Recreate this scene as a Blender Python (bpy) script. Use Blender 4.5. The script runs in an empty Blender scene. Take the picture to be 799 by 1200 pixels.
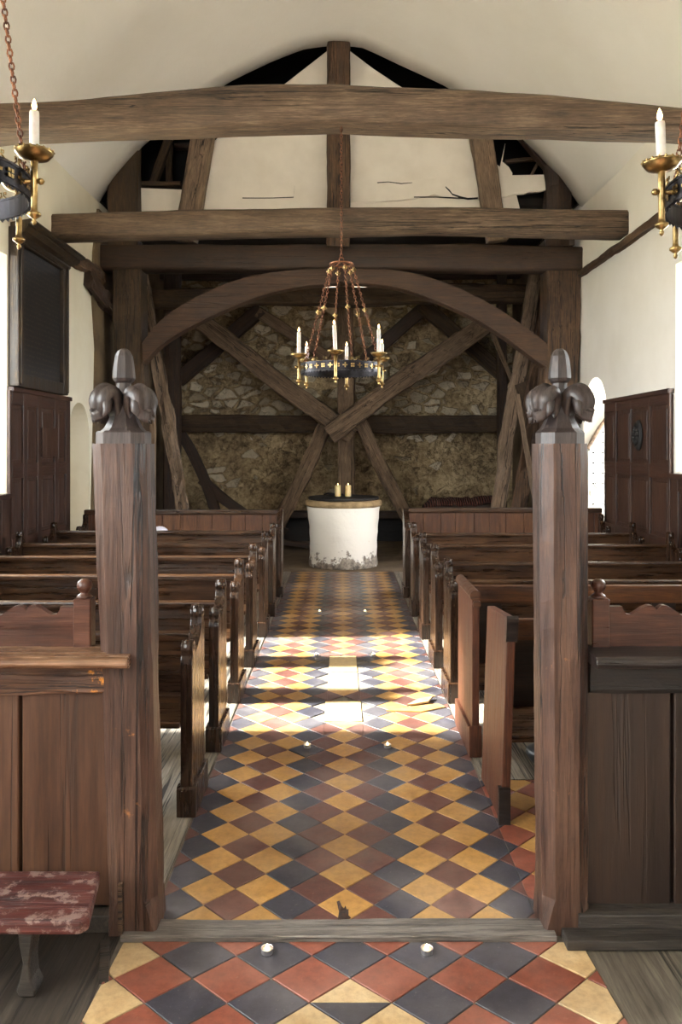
import bpy, bmesh, math, random
from mathutils import Vector, Matrix, noise
random.seed(7)
C = bpy.context.scene.collection
F = 910.0; CX = 400.0; HY = 525.0; H = 1.65
def P(px, py, d): return Vector(((px-CX)*d/F, d, H-(py-HY)*d/F))
def X(px, d): return (px-CX)*d/F
def Z(py, d): return H-(py-HY)*d/F

# ------------------------------------------------------------------ object helpers
def link(o, parent=None):
    C.objects.link(o)
    if parent is not None: o.parent = parent
    return o
def mesh_obj(name, bm, mats, parent=None, smooth=False, loc=None):
    me = bpy.data.meshes.new(name); bm.normal_update(); bm.to_mesh(me); bm.free()
    for m in (mats if isinstance(mats, (list, tuple)) else [mats]): me.materials.append(m)
    if smooth:
        for p in me.polygons: p.use_smooth = True
    o = bpy.data.objects.new(name, me)
    if loc is not None: o.location = loc
    return link(o, parent)
def tag(o, label, cat, group=None):
    o['label'] = label; o['category'] = cat
    if group: o['group'] = group
    return o
def empty(name, loc, label, cat, group=None, rz=0):
    o = bpy.data.objects.new(name, None); o.empty_display_size = .1
    o.location = loc; o.rotation_euler = (0, 0, rz); link(o)
    return tag(o, label, cat, group)
def struct(o): o['kind'] = 'structure'; return o

def box(bm, x0, x1, y0, y1, z0, z1, mi=0):
    vs = [bm.verts.new((x, y, z)) for x in (x0, x1) for y in (y0, y1) for z in (z0, z1)]
    for f in ((0,1,3,2),(4,6,7,5),(0,4,5,1),(2,3,7,6),(0,2,6,4),(1,5,7,3)):
        bm.faces.new([vs[i] for i in f]).material_index = mi
    return vs
def bevel_all(bm, w, seg=2):
    bmesh.ops.recalc_face_normals(bm, faces=bm.faces)
    es = [e for e in bm.edges if len(e.link_faces) == 2 and e.calc_face_angle(0) > .6]
    if es: bmesh.ops.bevel(bm, geom=es, offset=w, segments=seg, affect='EDGES', profile=.6, clamp_overlap=True)
def bbox_obj(name, x0, x1, y0, y1, z0, z1, mat, parent=None, bev=.006, seg=2):
    """box whose own origin sits at its centre"""
    c = Vector(((x0+x1)/2, (y0+y1)/2, (z0+z1)/2))
    bm = bmesh.new(); box(bm, x0-c.x, x1-c.x, y0-c.y, y1-c.y, z0-c.z, z1-c.z)
    if bev: bevel_all(bm, bev, seg)
    return mesh_obj(name, bm, mat, parent, loc=c)
def prism(bm, pts, axis, a, b, mi=0):
    """extrude a 2D outline: axis 'x' -> pts are (y,z); 'y' -> (x,z); 'z' -> (x,y)"""
    def mk(p, t):
        return {'x': (t, p[0], p[1]), 'y': (p[0], t, p[1]), 'z': (p[0], p[1], t)}[axis]
    A = [bm.verts.new(mk(p, a)) for p in pts]; B = [bm.verts.new(mk(p, b)) for p in pts]
    n = len(pts); fs = [bm.faces.new(A), bm.faces.new(B)]
    for i in range(n): fs.append(bm.faces.new((A[i], A[(i+1) % n], B[(i+1) % n], B[i])))
    for f in fs: f.material_index = mi
    return A+B
def lathe(bm, prof, c=(0,0,0), n=24, mi=0, cap=True, sx=1, sy=1):
    rings = []
    for r, z in prof:
        if r < 1e-5: rings.append([bm.verts.new((c[0], c[1], c[2]+z))])
        else: rings.append([bm.verts.new((c[0]+sx*r*math.cos(2*math.pi*k/n), c[1]+sy*r*math.sin(2*math.pi*k/n), c[2]+z)) for k in range(n)])
    for a, b in zip(rings, rings[1:]):
        if len(a) == 1 and len(b) == 1: continue
        for k in range(n):
            if len(a) == 1: f = bm.faces.new((a[0], b[k], b[(k+1) % n]))
            elif len(b) == 1: f = bm.faces.new((a[k], a[(k+1) % n], b[0]))
            else: f = bm.faces.new((a[k], a[(k+1) % n], b[(k+1) % n], b[k]))
            f.material_index = mi; f.smooth = True
    if cap:
        for r in (rings[0], rings[-1]):
            if len(r) > 2: bm.faces.new(r).material_index = mi
    bmesh.ops.recalc_face_normals(bm, faces=bm.faces)
def tube(bm, pts, r, n=8, mi=0, closed=False):
    pts = [Vector(p) for p in pts]; rings = []; N = len(pts)
    for i, p in enumerate(pts):
        if closed: d = pts[(i+1) % N]-pts[i-1]
        else: d = pts[min(i+1, N-1)]-pts[max(i-1, 0)]
        d.normalize(); ref = Vector((0,0,1)) if abs(d.z) < .9 else Vector((1,0,0))
        u = d.cross(ref).normalized(); v = d.cross(u)
        rr = r[i] if isinstance(r, (list, tuple)) else r
        rings.append([bm.verts.new(p+rr*(math.cos(2*math.pi*k/n)*u+math.sin(2*math.pi*k/n)*v)) for k in range(n)])
    for i in range(N if closed else N-1):
        a, b = rings[i], rings[(i+1) % N]
        for k in range(n):
            f = bm.faces.new((a[k], a[(k+1) % n], b[(k+1) % n], b[k])); f.smooth = True; f.material_index = mi
    if not closed:
        for rg in (rings[0], rings[-1]): bm.faces.new(rg).material_index = mi

def timber(name, p0, p1, w, t, mat, depth_axis=(0,1,0), bend=0.0, rough=.006, taper=1.0, cham=.18, parent=None, seed=None, seg=None, twist=0.0):
    """hewn timber between two points; grain runs along its own local X. w: size across, t: size along depth_axis"""
    p0 = Vector(p0); p1 = Vector(p1); L = (p1-p0).length
    dx = (p1-p0).normalized(); dy = Vector(depth_axis); dy = (dy-dx*dy.dot(dx)).normalized(); dz = dx.cross(dy)
    if dz.z < 0: dz = -dz; dy = -dy
    sd = random.uniform(0, 100) if seed is None else seed
    n = seg or max(6, int(L/.12)); bm = bmesh.new(); rings = []
    c = min(w, t)*cham*.5
    base = [(-t/2+c, -w/2), (0, -w/2), (t/2-c, -w/2), (t/2, -w/2+c), (t/2, 0), (t/2, w/2-c), (t/2-c, w/2), (0, w/2), (-t/2+c, w/2), (-t/2, w/2-c), (-t/2, 0), (-t/2, -w/2+c)]
    for i in range(n+1):
        s = i/n; x = s*L; k = 1+(taper-1)*s
        o = bend*(1-(2*s-1)**2)+rough*3*noise.noise(Vector((x*.7, sd, 3)))
        ring = []
        for j, (a, b) in enumerate(base):
            q = noise.noise(Vector((x*2.2+sd, j*.9, sd)))*rough+noise.noise(Vector((x*8+sd, j*2.1, sd+9)))*rough*.5
            l = math.hypot(a, b) or 1
            ca, sa = math.cos(twist*s), math.sin(twist*s)
            a2, b2 = a*ca-b*sa, a*sa+b*ca
            ring.append(bm.verts.new((x, k*a2+q*a/l*2, k*b2+q*b/l*2+o)))
        rings.append(ring)
    m = len(base)
    for a, b in zip(rings, rings[1:]):
        for j in range(m): bm.faces.new((a[j], a[(j+1) % m], b[(j+1) % m], b[j]))
    bm.faces.new(rings[0]); bm.faces.new(rings[-1])
    bmesh.ops.recalc_face_normals(bm, faces=bm.faces)
    o = mesh_obj(name, bm, mat, parent)
    M = Matrix((dx, dy, dz)).transposed().to_4x4(); M.translation = p0
    o.matrix_world = M
    return o
def ptimber(name, label, a, b, wpx, d, t, mat, d2=None, cat='timber', group=None, **k):
    d2 = d if d2 is None else d2
    o = timber(name, P(a[0], a[1], d), P(b[0], b[1], d2), wpx*d/F, t, mat, **k)
    return tag(o, label, cat, group)
def cut(o, cutters):
    for c in cutters:
        m = o.modifiers.new('b', 'BOOLEAN'); m.object = c; m.operation = 'DIFFERENCE'; m.solver = 'EXACT'
    dg = bpy.context.evaluated_depsgraph_get(); dg.update()
    me = bpy.data.meshes.new_from_object(o.evaluated_get(dg)); o.modifiers.clear(); o.data = me
    for c in cutters: bpy.data.objects.remove(c)

# ------------------------------------------------------------------ materials
def srgb(c):
    return tuple(((v/255)/12.92 if v/255 <= .04045 else ((v/255+.055)/1.055)**2.4) for v in c)+(1,)
class NT:
    def __init__(s, name):
        s.m = bpy.data.materials.new(name); s.m.use_nodes = True; s.t = s.m.node_tree; s.n = s.t.nodes; s.l = s.t.links
        s.b = s.n['Principled BSDF']; s.out = s.n['Material Output']
        s.tc = s.n.new('ShaderNodeTexCoord')
    def node(s, t, **k):
        n = s.n.new(t)
        for a, v in k.items(): setattr(n, a, v)
        return n
    def L(s, a, b): s.l.new(a, b)
    def coords(s, scale=(1,1,1), rnd=False, src='Object'):
        v = s.tc.outputs[src]
        if rnd:
            oi = s.node('ShaderNodeObjectInfo'); ml = s.node('ShaderNodeMath', operation='MULTIPLY'); ml.inputs[1].default_value = 37.0
            s.L(oi.outputs['Random'], ml.inputs[0]); ad = s.node('ShaderNodeVectorMath', operation='ADD')
            s.L(v, ad.inputs[0]); s.L(ml.outputs[0], ad.inputs[1]); v = ad.outputs[0]
        mp = s.node('ShaderNodeMapping'); mp.inputs['Scale'].default_value = scale; s.L(v, mp.inputs['Vector'])
        return mp.outputs[0]
    def noise(s, vec, scale=5, detail=5, rough=.6, dist=0):
        n = s.node('ShaderNodeTexNoise'); n.inputs['Scale'].default_value = scale; n.inputs['Detail'].default_value = detail
        n.inputs['Roughness'].default_value = rough; n.inputs['Distortion'].default_value = dist; s.L(vec, n.inputs['Vector'])
        return n.outputs['Fac']
    def ramp(s, fac, stops, interp='LINEAR'):
        r = s.node('ShaderNodeValToRGB'); r.color_ramp.interpolation = interp; e = r.color_ramp.elements
        while len(e) < len(stops): e.new(.5)
        for i, (p, c) in enumerate(stops):
            e[i].position = p; e[i].color = c if len(c) == 4 else (*c, 1)
        s.L(fac, r.inputs[0]); return r.outputs[0]
    def mix(s, fac, a, b, mode='MIX'):
        m = s.node('ShaderNodeMix', data_type='RGBA', blend_type=mode)
        for i, v in ((0, fac), (6, a), (7, b)):
            if isinstance(v, (int, float)): m.inputs[i].default_value = v
            elif isinstance(v, tuple): m.inputs[i].default_value = v
            else: s.L(v, m.inputs[i])
        return m.outputs[2]
    def math(s, op, a, b=0.0):
        m = s.node('ShaderNodeMath', operation=op)
        for i, v in ((0, a), (1, b)):
            if isinstance(v, (int, float)): m.inputs[i].default_value = v
            else: s.L(v, m.inputs[i])
        return m.outputs[0]
    def bump(s, h, strength=.4, dist=.01, prev=None):
        b = s.node('ShaderNodeBump'); b.inputs['Strength'].default_value = strength; b.inputs['Distance'].default_value = dist
        s.L(h, b.inputs['Height'])
        if prev is not None: s.L(prev, b.inputs['Normal'])
        return b.outputs[0]
    def done(s, col=None, rough=None, normal=None):
        if col is not None:
            if isinstance(col, tuple): s.b.inputs['Base Color'].default_value = col
            else: s.L(col, s.b.inputs['Base Color'])
        if rough is not None:
            if isinstance(rough, (int, float)): s.b.inputs['Roughness'].default_value = rough
            else: s.L(rough, s.b.inputs['Roughness'])
        if normal is not None: s.L(normal, s.b.inputs['Normal'])
        return s.m
BL = (0,0,0,1); WH = (1,1,1,1)
def wood(name, dark, mid, light, axis='x', rough=(.35,.6), crack=.5, scale=1.0, bump=.5, patch=None, streak=.55, patchx=None):
    s = NT(name); g = {'x': (.06,1,1), 'y': (1,.06,1), 'z': (1,1,.06)}[axis]
    g2 = {'x': (.015,1,1), 'y': (1,.015,1), 'z': (1,1,.015)}[axis]
    v = s.coords(tuple(a*scale for a in g), True); v2 = s.coords(tuple(a*scale for a in g2), True); v3 = s.coords((scale,)*3, True)
    grain = s.noise(v, 38, 6, .65, .6); fine = s.noise(v, 160, 3, .7); big = s.noise(v3, 2.6, 4, .6)
    mott = s.noise(s.coords(tuple(a*scale for a in {'x': (.3,1,1), 'y': (1,.3,1), 'z': (1,1,.3)}[axis]), True), 13, 8, .72, .3)
    grain2 = s.noise(v, 90, 5, .7, 1.2)
    fac = s.math('ADD', s.math('ADD', s.math('MULTIPLY', grain, .38), s.math('MULTIPLY', big, .22)), s.math('ADD', s.math('MULTIPLY', mott, .24), s.math('MULTIPLY', grain2, .16)))
    col = s.ramp(fac, [(.38, srgb(dark)), (.5, srgb(mid)), (.62, srgb(light))])
    col = s.mix(streak, col, s.ramp(fine, [(.36, (.2,.2,.2,1)), (.6, WH)]), 'MULTIPLY')
    ck = s.noise(v2, 26, 4, .55, .9); ck2 = s.math('ABSOLUTE', s.math('SUBTRACT', ck, .5))
    gate = s.ramp(s.noise(v, 5, 2, .5), [(.42, BL), (.5, WH)])
    crk = s.math('MULTIPLY', s.ramp(ck2, [(.0, WH), (.008, WH), (.022, BL)]), gate)
    if crack: col = s.mix(s.math('MULTIPLY', crk, crack), col, srgb((14,10,8)))
    if patch:
        pm = s.ramp(s.noise(s.coords((1,1,1), True), patch[1], 6, .7), [(patch[2], BL), (patch[2]+.06, WH)])
        if patchx:
            sx_ = s.node('ShaderNodeSeparateXYZ'); s.L(s.tc.outputs['Object'], sx_.inputs[0])
            mr = s.node('ShaderNodeMapRange'); s.L(sx_.outputs[0], mr.inputs[0]); mr.inputs[1].default_value = patchx[0]; mr.inputs[2].default_value = patchx[1]
            mr.inputs[3].default_value = -.25; mr.inputs[4].default_value = .14
            pm = s.ramp(s.math('ADD', s.noise(s.coords((1,1,1)), 22, 6, .7), mr.outputs[0]), [(patch[2], BL), (patch[2]+.08, WH)])
        col = s.mix(pm, col, srgb(patch[0]))
    hgt = s.math('SUBTRACT', s.math('ADD', s.math('MULTIPLY', grain, .5), s.math('MULTIPLY', fine, .2)), s.math('MULTIPLY', crk, .9*bool(crack)))
    rg = s.node('ShaderNodeMapRange'); s.L(grain, rg.inputs[0]); rg.inputs[1].default_value = .3; rg.inputs[2].default_value = .7
    rg.inputs[3].default_value = rough[0]; rg.inputs[4].default_value = rough[1]
    return s.done(col, rg.outputs[0], s.bump(hgt, bump, .008))
OAK_BEAM = wood('oak_beam', (55,38,26), (88,64,45), (122,93,67), 'x', (.55,.85), .9, .8, .9)
OAK_TIE = wood('tie_beam_oak', (65,50,37), (104,83,65), (140,118,95), 'x', (.6,.85), .9, .8, .9)  # paler, greyer than oak_beam, for the tie beams
OAK_DARK = wood('oak_frame_dark', (36,25,17), (59,40,28), (82,58,40), 'x', (.5,.8), .5, .8, .5)
OAK_BRACE = wood('oak_brace', (55,36,25), (77,53,36), (95,67,47), 'x', (.5,.75), .3, .7, .4)
OAK_PALE = wood('weathered_oak', (89,73,56), (129,107,87), (160,133,110), 'x', (.65,.9), .9, .8, .9)
OAK_TOWER = wood('tower_oak', (45,32,21), (72,54,35), (98,74,51), 'x', (.65,.9), .7, .8, .6)
OAK_X = wood('tower_cross_oak', (94,76,59), (131,107,84), (161,134,108), 'x', (.65,.9), .8, .8, .7)
OAK_POST = wood('screen_post_oak', (44,27,20), (77,52,40), (103,76,59), 'x', (.35,.6), .95, .7, .9, patch=((166,112,60), 5, .645), streak=.45)
FINIAL = wood('finial_oak', (37,31,29), (62,52,49), (85,74,70), 'z', (.32,.5), 0, 1, .3)
PEW_H = wood('pew_oak_rail', (28,16,9), (59,36,19), (91,60,33), 'x', (.2,.42), .15, 1, .2)
PEW_V = wood('pew_oak_upright', (25,14,8), (46,28,16), (66,42,24), 'z', (.16,.38), .5, 1, .12)
PEW_RED = wood('pew_oak_reddish', (56,26,13), (86,45,24), (108,61,34), 'z', (.4,.6), .4, 1, .4)
PEW_GOLD = wood('pew_oak_golden', (52,26,11), (87,50,23), (118,73,36), 'x', (.35,.55), .4, 1, .4)
PEW_B = wood('pew_oak_boards', (56,31,17), (91,54,30), (121,78,45), 'z', (.35,.55), .3, 1, .4)
PEW_DARK = wood('pew_oak_dark', (18,12,9), (36,24,17), (58,40,28), 'x', (.35,.6), .3, 1, .3)
PANEL = wood('wall_panelling_oak', (37,21,14), (62,38,26), (86,55,39), 'z', (.35,.6), .3, .9, .4)
PANEL_H = wood('wall_panelling_rail', (39,22,15), (63,38,27), (86,54,38), 'y', (.35,.6), .3, .9, .4)
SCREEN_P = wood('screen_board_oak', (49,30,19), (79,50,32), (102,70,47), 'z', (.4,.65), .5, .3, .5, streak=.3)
SCREEN_PD = wood('screen_board_oak_shaded', (25,16,9), (40,25,16), (57,38,24), 'z', (.4,.65), .5, .3, .5, streak=.3)  # darker copy of SCREEN_P, shade on the doorway-side front put into the colour
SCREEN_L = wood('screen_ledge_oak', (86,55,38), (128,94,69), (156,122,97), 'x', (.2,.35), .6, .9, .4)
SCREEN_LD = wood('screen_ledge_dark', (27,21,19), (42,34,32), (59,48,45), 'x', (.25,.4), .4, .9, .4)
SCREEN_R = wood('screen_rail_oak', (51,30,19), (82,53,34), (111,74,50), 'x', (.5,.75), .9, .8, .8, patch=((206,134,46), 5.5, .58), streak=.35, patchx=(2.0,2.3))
CREST = wood('carved_crest_oak', (41,21,15), (72,41,29), (100,62,45), 'x', (.25,.45), 0, 1, .5, streak=.3)
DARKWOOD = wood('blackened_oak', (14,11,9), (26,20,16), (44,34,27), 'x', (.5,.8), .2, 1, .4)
RED_PAINT = wood('flaking_red_paint', (41,15,12), (76,31,25), (99,46,35), 'x', (.4,.7), .4, 1, .6, patch=((118,94,86), 17, .53), streak=.3)
DKFLOOR = wood('chancel_floor_board', (40,34,28), (60,52,44), (84,74,62), 'y', (.45,.7), .6, .6, .3)
GRFLOOR = wood('grey_floor_board', (66,58,50), (93,84,72), (117,108,94), 'y', (.5,.7), .8, .6, .3)
SILL = wood('threshold_oak', (82,75,69), (112,104,97), (138,130,121), 'x', (.4,.6), .5, 1.5, .7)
PLINTH = wood('plinth_grey_oak', (39,34,29), (59,52,46), (78,70,63), 'x', (.4,.6), .5, 1.2, .5)
BOARDS = wood('pew_floor_board', (100,90,78), (136,126,112), (162,151,138), 'y', (.45,.7), .9, .5, .3)

def plaster(name, base, alt, rough=.9, sc=1.2, bump=.25, stain=None):
    s = NT(name); v = s.coords((1,1,1))
    a = s.noise(v, sc, 5, .6); f = s.noise(v, 22, 5, .6)
    col = s.ramp(a, [(.3, srgb(alt)), (.62, srgb(base))])
    if stain: col = s.mix(s.ramp(s.noise(v, stain[1], 6, .7), [(stain[2], BL), (stain[2]+.12, WH)]), col, srgb(stain[0]))
    h = s.math('ADD', s.math('MULTIPLY', a, 1.0), s.math('MULTIPLY', f, .12))
    return s.done(col, rough, s.bump(h, bump, .05))
WALL = plaster('limewash_wall', (232,226,216), (223,216,204))
WALL_L = plaster('limewash_wall_cream', (226,219,201), (214,204,182))
CEIL = plaster('limewash_ceiling', (234,229,223), (226,220,212), sc=.7, bump=.3)
GABLE = plaster('gable_plaster', (236,228,216), (226,217,204), sc=2.5, bump=.08, stain=((170,142,112), 6, .72))
TOWER_P = plaster('stained_tower_plaster', (110,92,68), (66,52,38), sc=1.8, bump=.5)
STONE_FL = plaster('worn_stone_floor', (118,100,78), (84,70,54), sc=3, bump=.4)
BLACK = plaster('void_shade_black', (14,13,13), (8,8,8), sc=3)  # black stands in for the roof void's shade; also cracks and wicks
SOFF = plaster('rough_boarding', (40,34,28), (22,18,16), sc=3)

def rubble(name):
    s = NT(name); v = s.coords((1,1,1))
    nz = s.node('ShaderNodeTexNoise'); nz.inputs['Scale'].default_value = 3; nz.inputs['Detail'].default_value = 3; s.L(v, nz.inputs['Vector'])
    vm = s.node('ShaderNodeMix', data_type='RGBA'); vm.inputs[0].default_value = .12; s.L(v, vm.inputs[6]); s.L(nz.outputs['Color'], vm.inputs[7])
    mp = s.node('ShaderNodeMapping'); mp.inputs['Scale'].default_value = (3.8,3.8,7.0); s.L(vm.outputs[2], mp.inputs['Vector'])
    e = s.node('ShaderNodeTexVoronoi', feature='DISTANCE_TO_EDGE'); e.inputs['Scale'].default_value = 1; s.L(mp.outputs[0], e.inputs['Vector'])
    c = s.node('ShaderNodeTexVoronoi', feature='F1'); c.inputs['Scale'].default_value = 1; s.L(mp.outputs[0], c.inputs['Vector'])
    sep = s.node('ShaderNodeSeparateColor'); s.L(c.outputs['Color'], sep.inputs[0])
    z = s.node('ShaderNodeSeparateXYZ'); s.L(s.tc.outputs['Object'], z.inputs[0])
    n1 = s.noise(v, 1.3, 4, .6); f = s.noise(v, 14, 6, .65); f2 = s.noise(v, 50, 4, .6)
    hi = s.ramp(s.math('ADD', z.outputs[2], s.math('MULTIPLY', n1, .6)), [(.0, BL), (1, WH)])
    # more stones show above z = 1.9, mostly rendered over below
    th = s.node('ShaderNodeMapRange'); s.L(s.math('ADD', z.outputs[2], s.math('MULTIPLY', n1, .8)), th.inputs[0])
    th.inputs[1].default_value = 2.0; th.inputs[2].default_value = 2.5; th.inputs[3].default_value = .86; th.inputs[4].default_value = .25
    show = s.math('GREATER_THAN', sep.outputs[0], th.outputs[0])
    edge = s.ramp(e.outputs[0], [(.07, BL), (.13, WH)])
    m = s.math('MULTIPLY', show, edge)
    mortar = s.ramp(s.math('ADD', s.math('MULTIPLY', n1, .5), s.math('MULTIPLY', f, .5)), [(.38, srgb((104,86,62))), (.5, srgb((160,138,104))), (.62, srgb((206,184,146)))])
    stone = s.mix(sep.outputs[1], srgb((168,150,122)), srgb((224,210,184)))
    stone = s.mix(.4, stone, s.ramp(f, [(.3, (.3,.3,.3,1)), (.65, WH)]), 'MULTIPLY')
    col = s.mix(m, mortar, stone)
    cr = s.math('ABSOLUTE', s.math('SUBTRACT', s.noise(v, 2.4, 7, .7, .4), .5))
    ck = s.ramp(cr, [(0, WH), (.009, BL)])
    col = s.mix(s.math('MULTIPLY', ck, .6), col, srgb((38,28,18)))
    h = s.math('ADD', s.math('MULTIPLY', m, .8), s.math('ADD', s.math('MULTIPLY', f, .7), s.math('MULTIPLY', f2, .25)))
    h = s.math('SUBTRACT', h, s.math('MULTIPLY', ck, .5))
    return s.done(col, .95, s.bump(h, .9, .05))
RUBBLE = rubble('rubble_masonry')

def tilemat(name, base, alt, rough=(.32,.5), worn=None):
    s = NT(name); v = s.coords((1,1,1)); g = s.node('ShaderNodeNewGeometry'); ri = g.outputs['Random Per Island']
    n = s.noise(v, 14, 6, .65); n2 = s.noise(v, 2.0, 4, .6); n3 = s.noise(v, 70, 4, .7)
    col = s.ramp(s.math('ADD', s.math('MULTIPLY', n, .6), s.math('MULTIPLY', n2, .4)), [(.36, srgb(alt)), (.6, srgb(base))])
    col = s.mix(.4, col, s.ramp(ri, [(0, (.45,.43,.42,1)), (1, WH)]), 'MULTIPLY')
    n4 = s.noise(v, 34, 8, .75)
    col = s.mix(.5, col, s.ramp(n4, [(.36, (.5,.48,.46,1)), (.56, WH)]), 'MULTIPLY')
    col = s.mix(s.math('MULTIPLY', s.ramp(n2, [(.42, BL), (.66, WH)]), .16), col, srgb((170,160,150)))
    col = s.mix(s.math('MULTIPLY', s.ramp(n3, [(.62, BL), (.72, WH)]), .35), col, srgb((150,138,120)))
    rg = s.node('ShaderNodeMapRange'); s.L(n, rg.inputs[0]); rg.inputs[1].default_value = .35; rg.inputs[2].default_value = .65
    rg.inputs[3].default_value = rough[0]; rg.inputs[4].default_value = rough[1]
    return s.done(col, rg.outputs[0], s.bump(s.math('ADD', n, s.math('MULTIPLY', n3, .3)), .25, .004))
T_Y = tilemat('yellow_quarry_tile', (197,151,86), (165,118,60))
T_R = tilemat('oxblood_quarry_tile', (112,72,62), (88,54,47))
T_B = tilemat('slate_blue_tile', (72,69,78), (52,50,56))
T_C = tilemat('cream_tile', (204,176,132), (184,150,104))
T_R2 = tilemat('terracotta_tile', (150,84,64), (122,66,52))
T_S = tilemat('buff_slab', (226,198,144), (206,172,114), (.3,.45))
GROUT = plaster('tile_grout', (120,110,98), (84,76,66), sc=6)
s = NT('brass'); s.b.inputs['Metallic'].default_value = 1
BRASS = s.done(s.ramp(s.noise(s.coords(), 18, 4, .6), [(.35, srgb((96,78,50))), (.6, srgb((176,148,98)))]), .3)
s = NT('blackened_iron'); s.b.inputs['Metallic'].default_value = .7
IRON = s.done(s.ramp(s.noise(s.coords(), 24, 4, .6), [(.35, srgb((18,16,19))), (.65, srgb((40,36,40)))]), .4)
s = NT('chain_metal'); s.b.inputs['Metallic'].default_value = .8
CHAIN = s.done(s.ramp(s.noise(s.coords(), 30, 3, .6), [(.35, srgb((84,52,40))), (.65, srgb((150,100,72)))]), .4)
s = NT('candle_wax'); s.b.inputs['Subsurface Weight'].default_value = .6; s.b.inputs['Subsurface Radius'].default_value = (.02,.012,.006)
WAX = s.done(s.ramp(s.noise(s.coords(), 30, 3), [(.4, srgb((206,200,192))), (.6, srgb((196,188,178)))]), .45)
s = NT('ivory_wax'); s.b.inputs['Subsurface Weight'].default_value = .6; s.b.inputs['Subsurface Radius'].default_value = (.03,.018,.008)
IVORY = s.done(s.ramp(s.noise(s.coords(), 20, 3), [(.4, srgb((224,200,150))), (.6, srgb((214,186,132)))]), .45)
def emis(name, c, st):
    s = NT(name); e = s.node('ShaderNodeEmission'); e.inputs[0].default_value = c; e.inputs[1].default_value = st
    s.L(e.outputs[0], s.out.inputs[0]); return s.m
FLAME = emis('candle_flame', (1,.60,.22,1), 9)
s = NT('tealight_cup'); s.b.inputs['Metallic'].default_value = .9
ALU = s.done(s.ramp(s.noise(s.coords(), 60, 2), [(.3, srgb((200,196,196))), (.7, srgb((230,228,228)))]), .3)
def fontmat():
    s = NT('flaking_limewash'); v = s.coords(); z = s.node('ShaderNodeSeparateXYZ'); s.L(s.tc.outputs['Object'], z.inputs[0])
    n = s.noise(v, 7, 7, .7); n2 = s.noise(v, 3, 3, .5)
    low = s.node('ShaderNodeMapRange'); s.L(z.outputs[2], low.inputs[0]); low.inputs[1].default_value = .05; low.inputs[2].default_value = .42
    low.inputs[3].default_value = .17; low.inputs[4].default_value = -.2
    m = s.ramp(s.math('ADD', n, low.outputs[0]), [(.56, BL), (.6, WH)])
    m2 = s.ramp(s.noise(v, 11, 6, .7), [(.66, BL), (.72, WH)])
    col = s.mix(m2, srgb((236,230,220)), srgb((190,166,140)))
    col = s.mix(m, col, s.ramp(s.noise(v, 16, 5, .6), [(.35, srgb((92,84,76))), (.6, srgb((168,156,142)))]))
    return s.done(col, .9, s.bump(s.math('SUBTRACT', s.noise(v, 20, 5), m), .6, .01))
FONT = fontmat()
FONT_RIM = plaster('worn_stone_rim', (168,142,104), (120,98,68), sc=8, bump=.6)
def boardmat():
    s = NT('black_painted_board'); v = s.coords(); z = s.node('ShaderNodeSeparateXYZ'); s.L(s.tc.outputs['Object'], z.inputs[0])
    rows = s.math('FRACT', s.math('MULTIPLY', z.outputs[2], 20.0)); row = s.ramp(rows, [(.35, BL), (.42, WH), (.7, WH), (.78, BL)])
    mp = s.coords((1,26,20)); let = s.ramp(s.noise(mp, 1.6, 2, .6), [(.48, BL), (.54, WH)])
    m = s.math('MULTIPLY', s.math('MULTIPLY', row, let), .22)
    col = s.mix(m, s.ramp(s.noise(v, 3, 5), [(.35, srgb((20,19,22))), (.65, srgb((34,31,32)))]), srgb((110,92,66)))
    return s.done(col, .5)
BOARD = boardmat()
FRAME = wood('gilt_worn_frame', (26,20,15), (48,36,25), (96,74,44), 'z', (.4,.6), .2, 1, .4)
def doormat_():
    s = NT('daylit_door'); v = s.coords((1,1,.1))
    return s.done(s.ramp(s.noise(v, 20, 5, .6), [(.35, srgb((196,196,184))), (.65, srgb((226,226,214)))]), .6)
DOOR = doormat_()  # daylight falling on the open leaf is put into its pale colour
s = NT('gravel_outside'); GRAVEL = s.done(s.ramp(s.noise(s.coords(), 6, 6, .7), [(.35, srgb((128,128,112))), (.65, srgb((176,172,154)))]), .9)
s = NT('window_glass'); g = s.node('ShaderNodeBsdfGlossy'); g.inputs[1].default_value = .05; tr = s.node('ShaderNodeBsdfTransparent'); tr.inputs[0].default_value = (.93,.95,.94,1)
mx = s.node('ShaderNodeMixShader'); mx.inputs[0].default_value = .06; s.L(tr.outputs[0], mx.inputs[1]); s.L(g.outputs[0], mx.inputs[2]); s.L(mx.outputs[0], s.out.inputs[0]); GLASS = s.m
LEAD = IRON
s = NT('black_leather'); LEATHER = s.done(s.ramp(s.noise(s.coords(), 14, 4), [(.3, srgb((16,18,20))), (.7, srgb((34,36,38)))]), .45)
s = NT('cap_cloth'); v = s.coords()
CAP = s.done(s.ramp(s.noise(v, 16, 3), [(.5, srgb((206,204,222))), (.58, srgb((40,40,92)))]), .7)
s = NT('rug_weave'); v = s.coords((1,1,1)); w_ = s.node('ShaderNodeTexWave'); w_.inputs['Scale'].default_value = 9; w_.inputs['Distortion'].default_value = 3; s.L(v, w_.inputs['Vector'])
RUG = s.done(s.ramp(w_.outputs['Fac'], [(.3, srgb((38,18,14))), (.7, srgb((104,58,44)))]), .95, s.bump(w_.outputs['Fac'], .8, .03))
s = NT('dry_leaf_brown'); LEAFM = s.done(s.ramp(s.noise(s.coords(), 60, 3), [(.35, srgb((22,12,8))), (.65, srgb((70,40,22)))]), .7)

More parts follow.
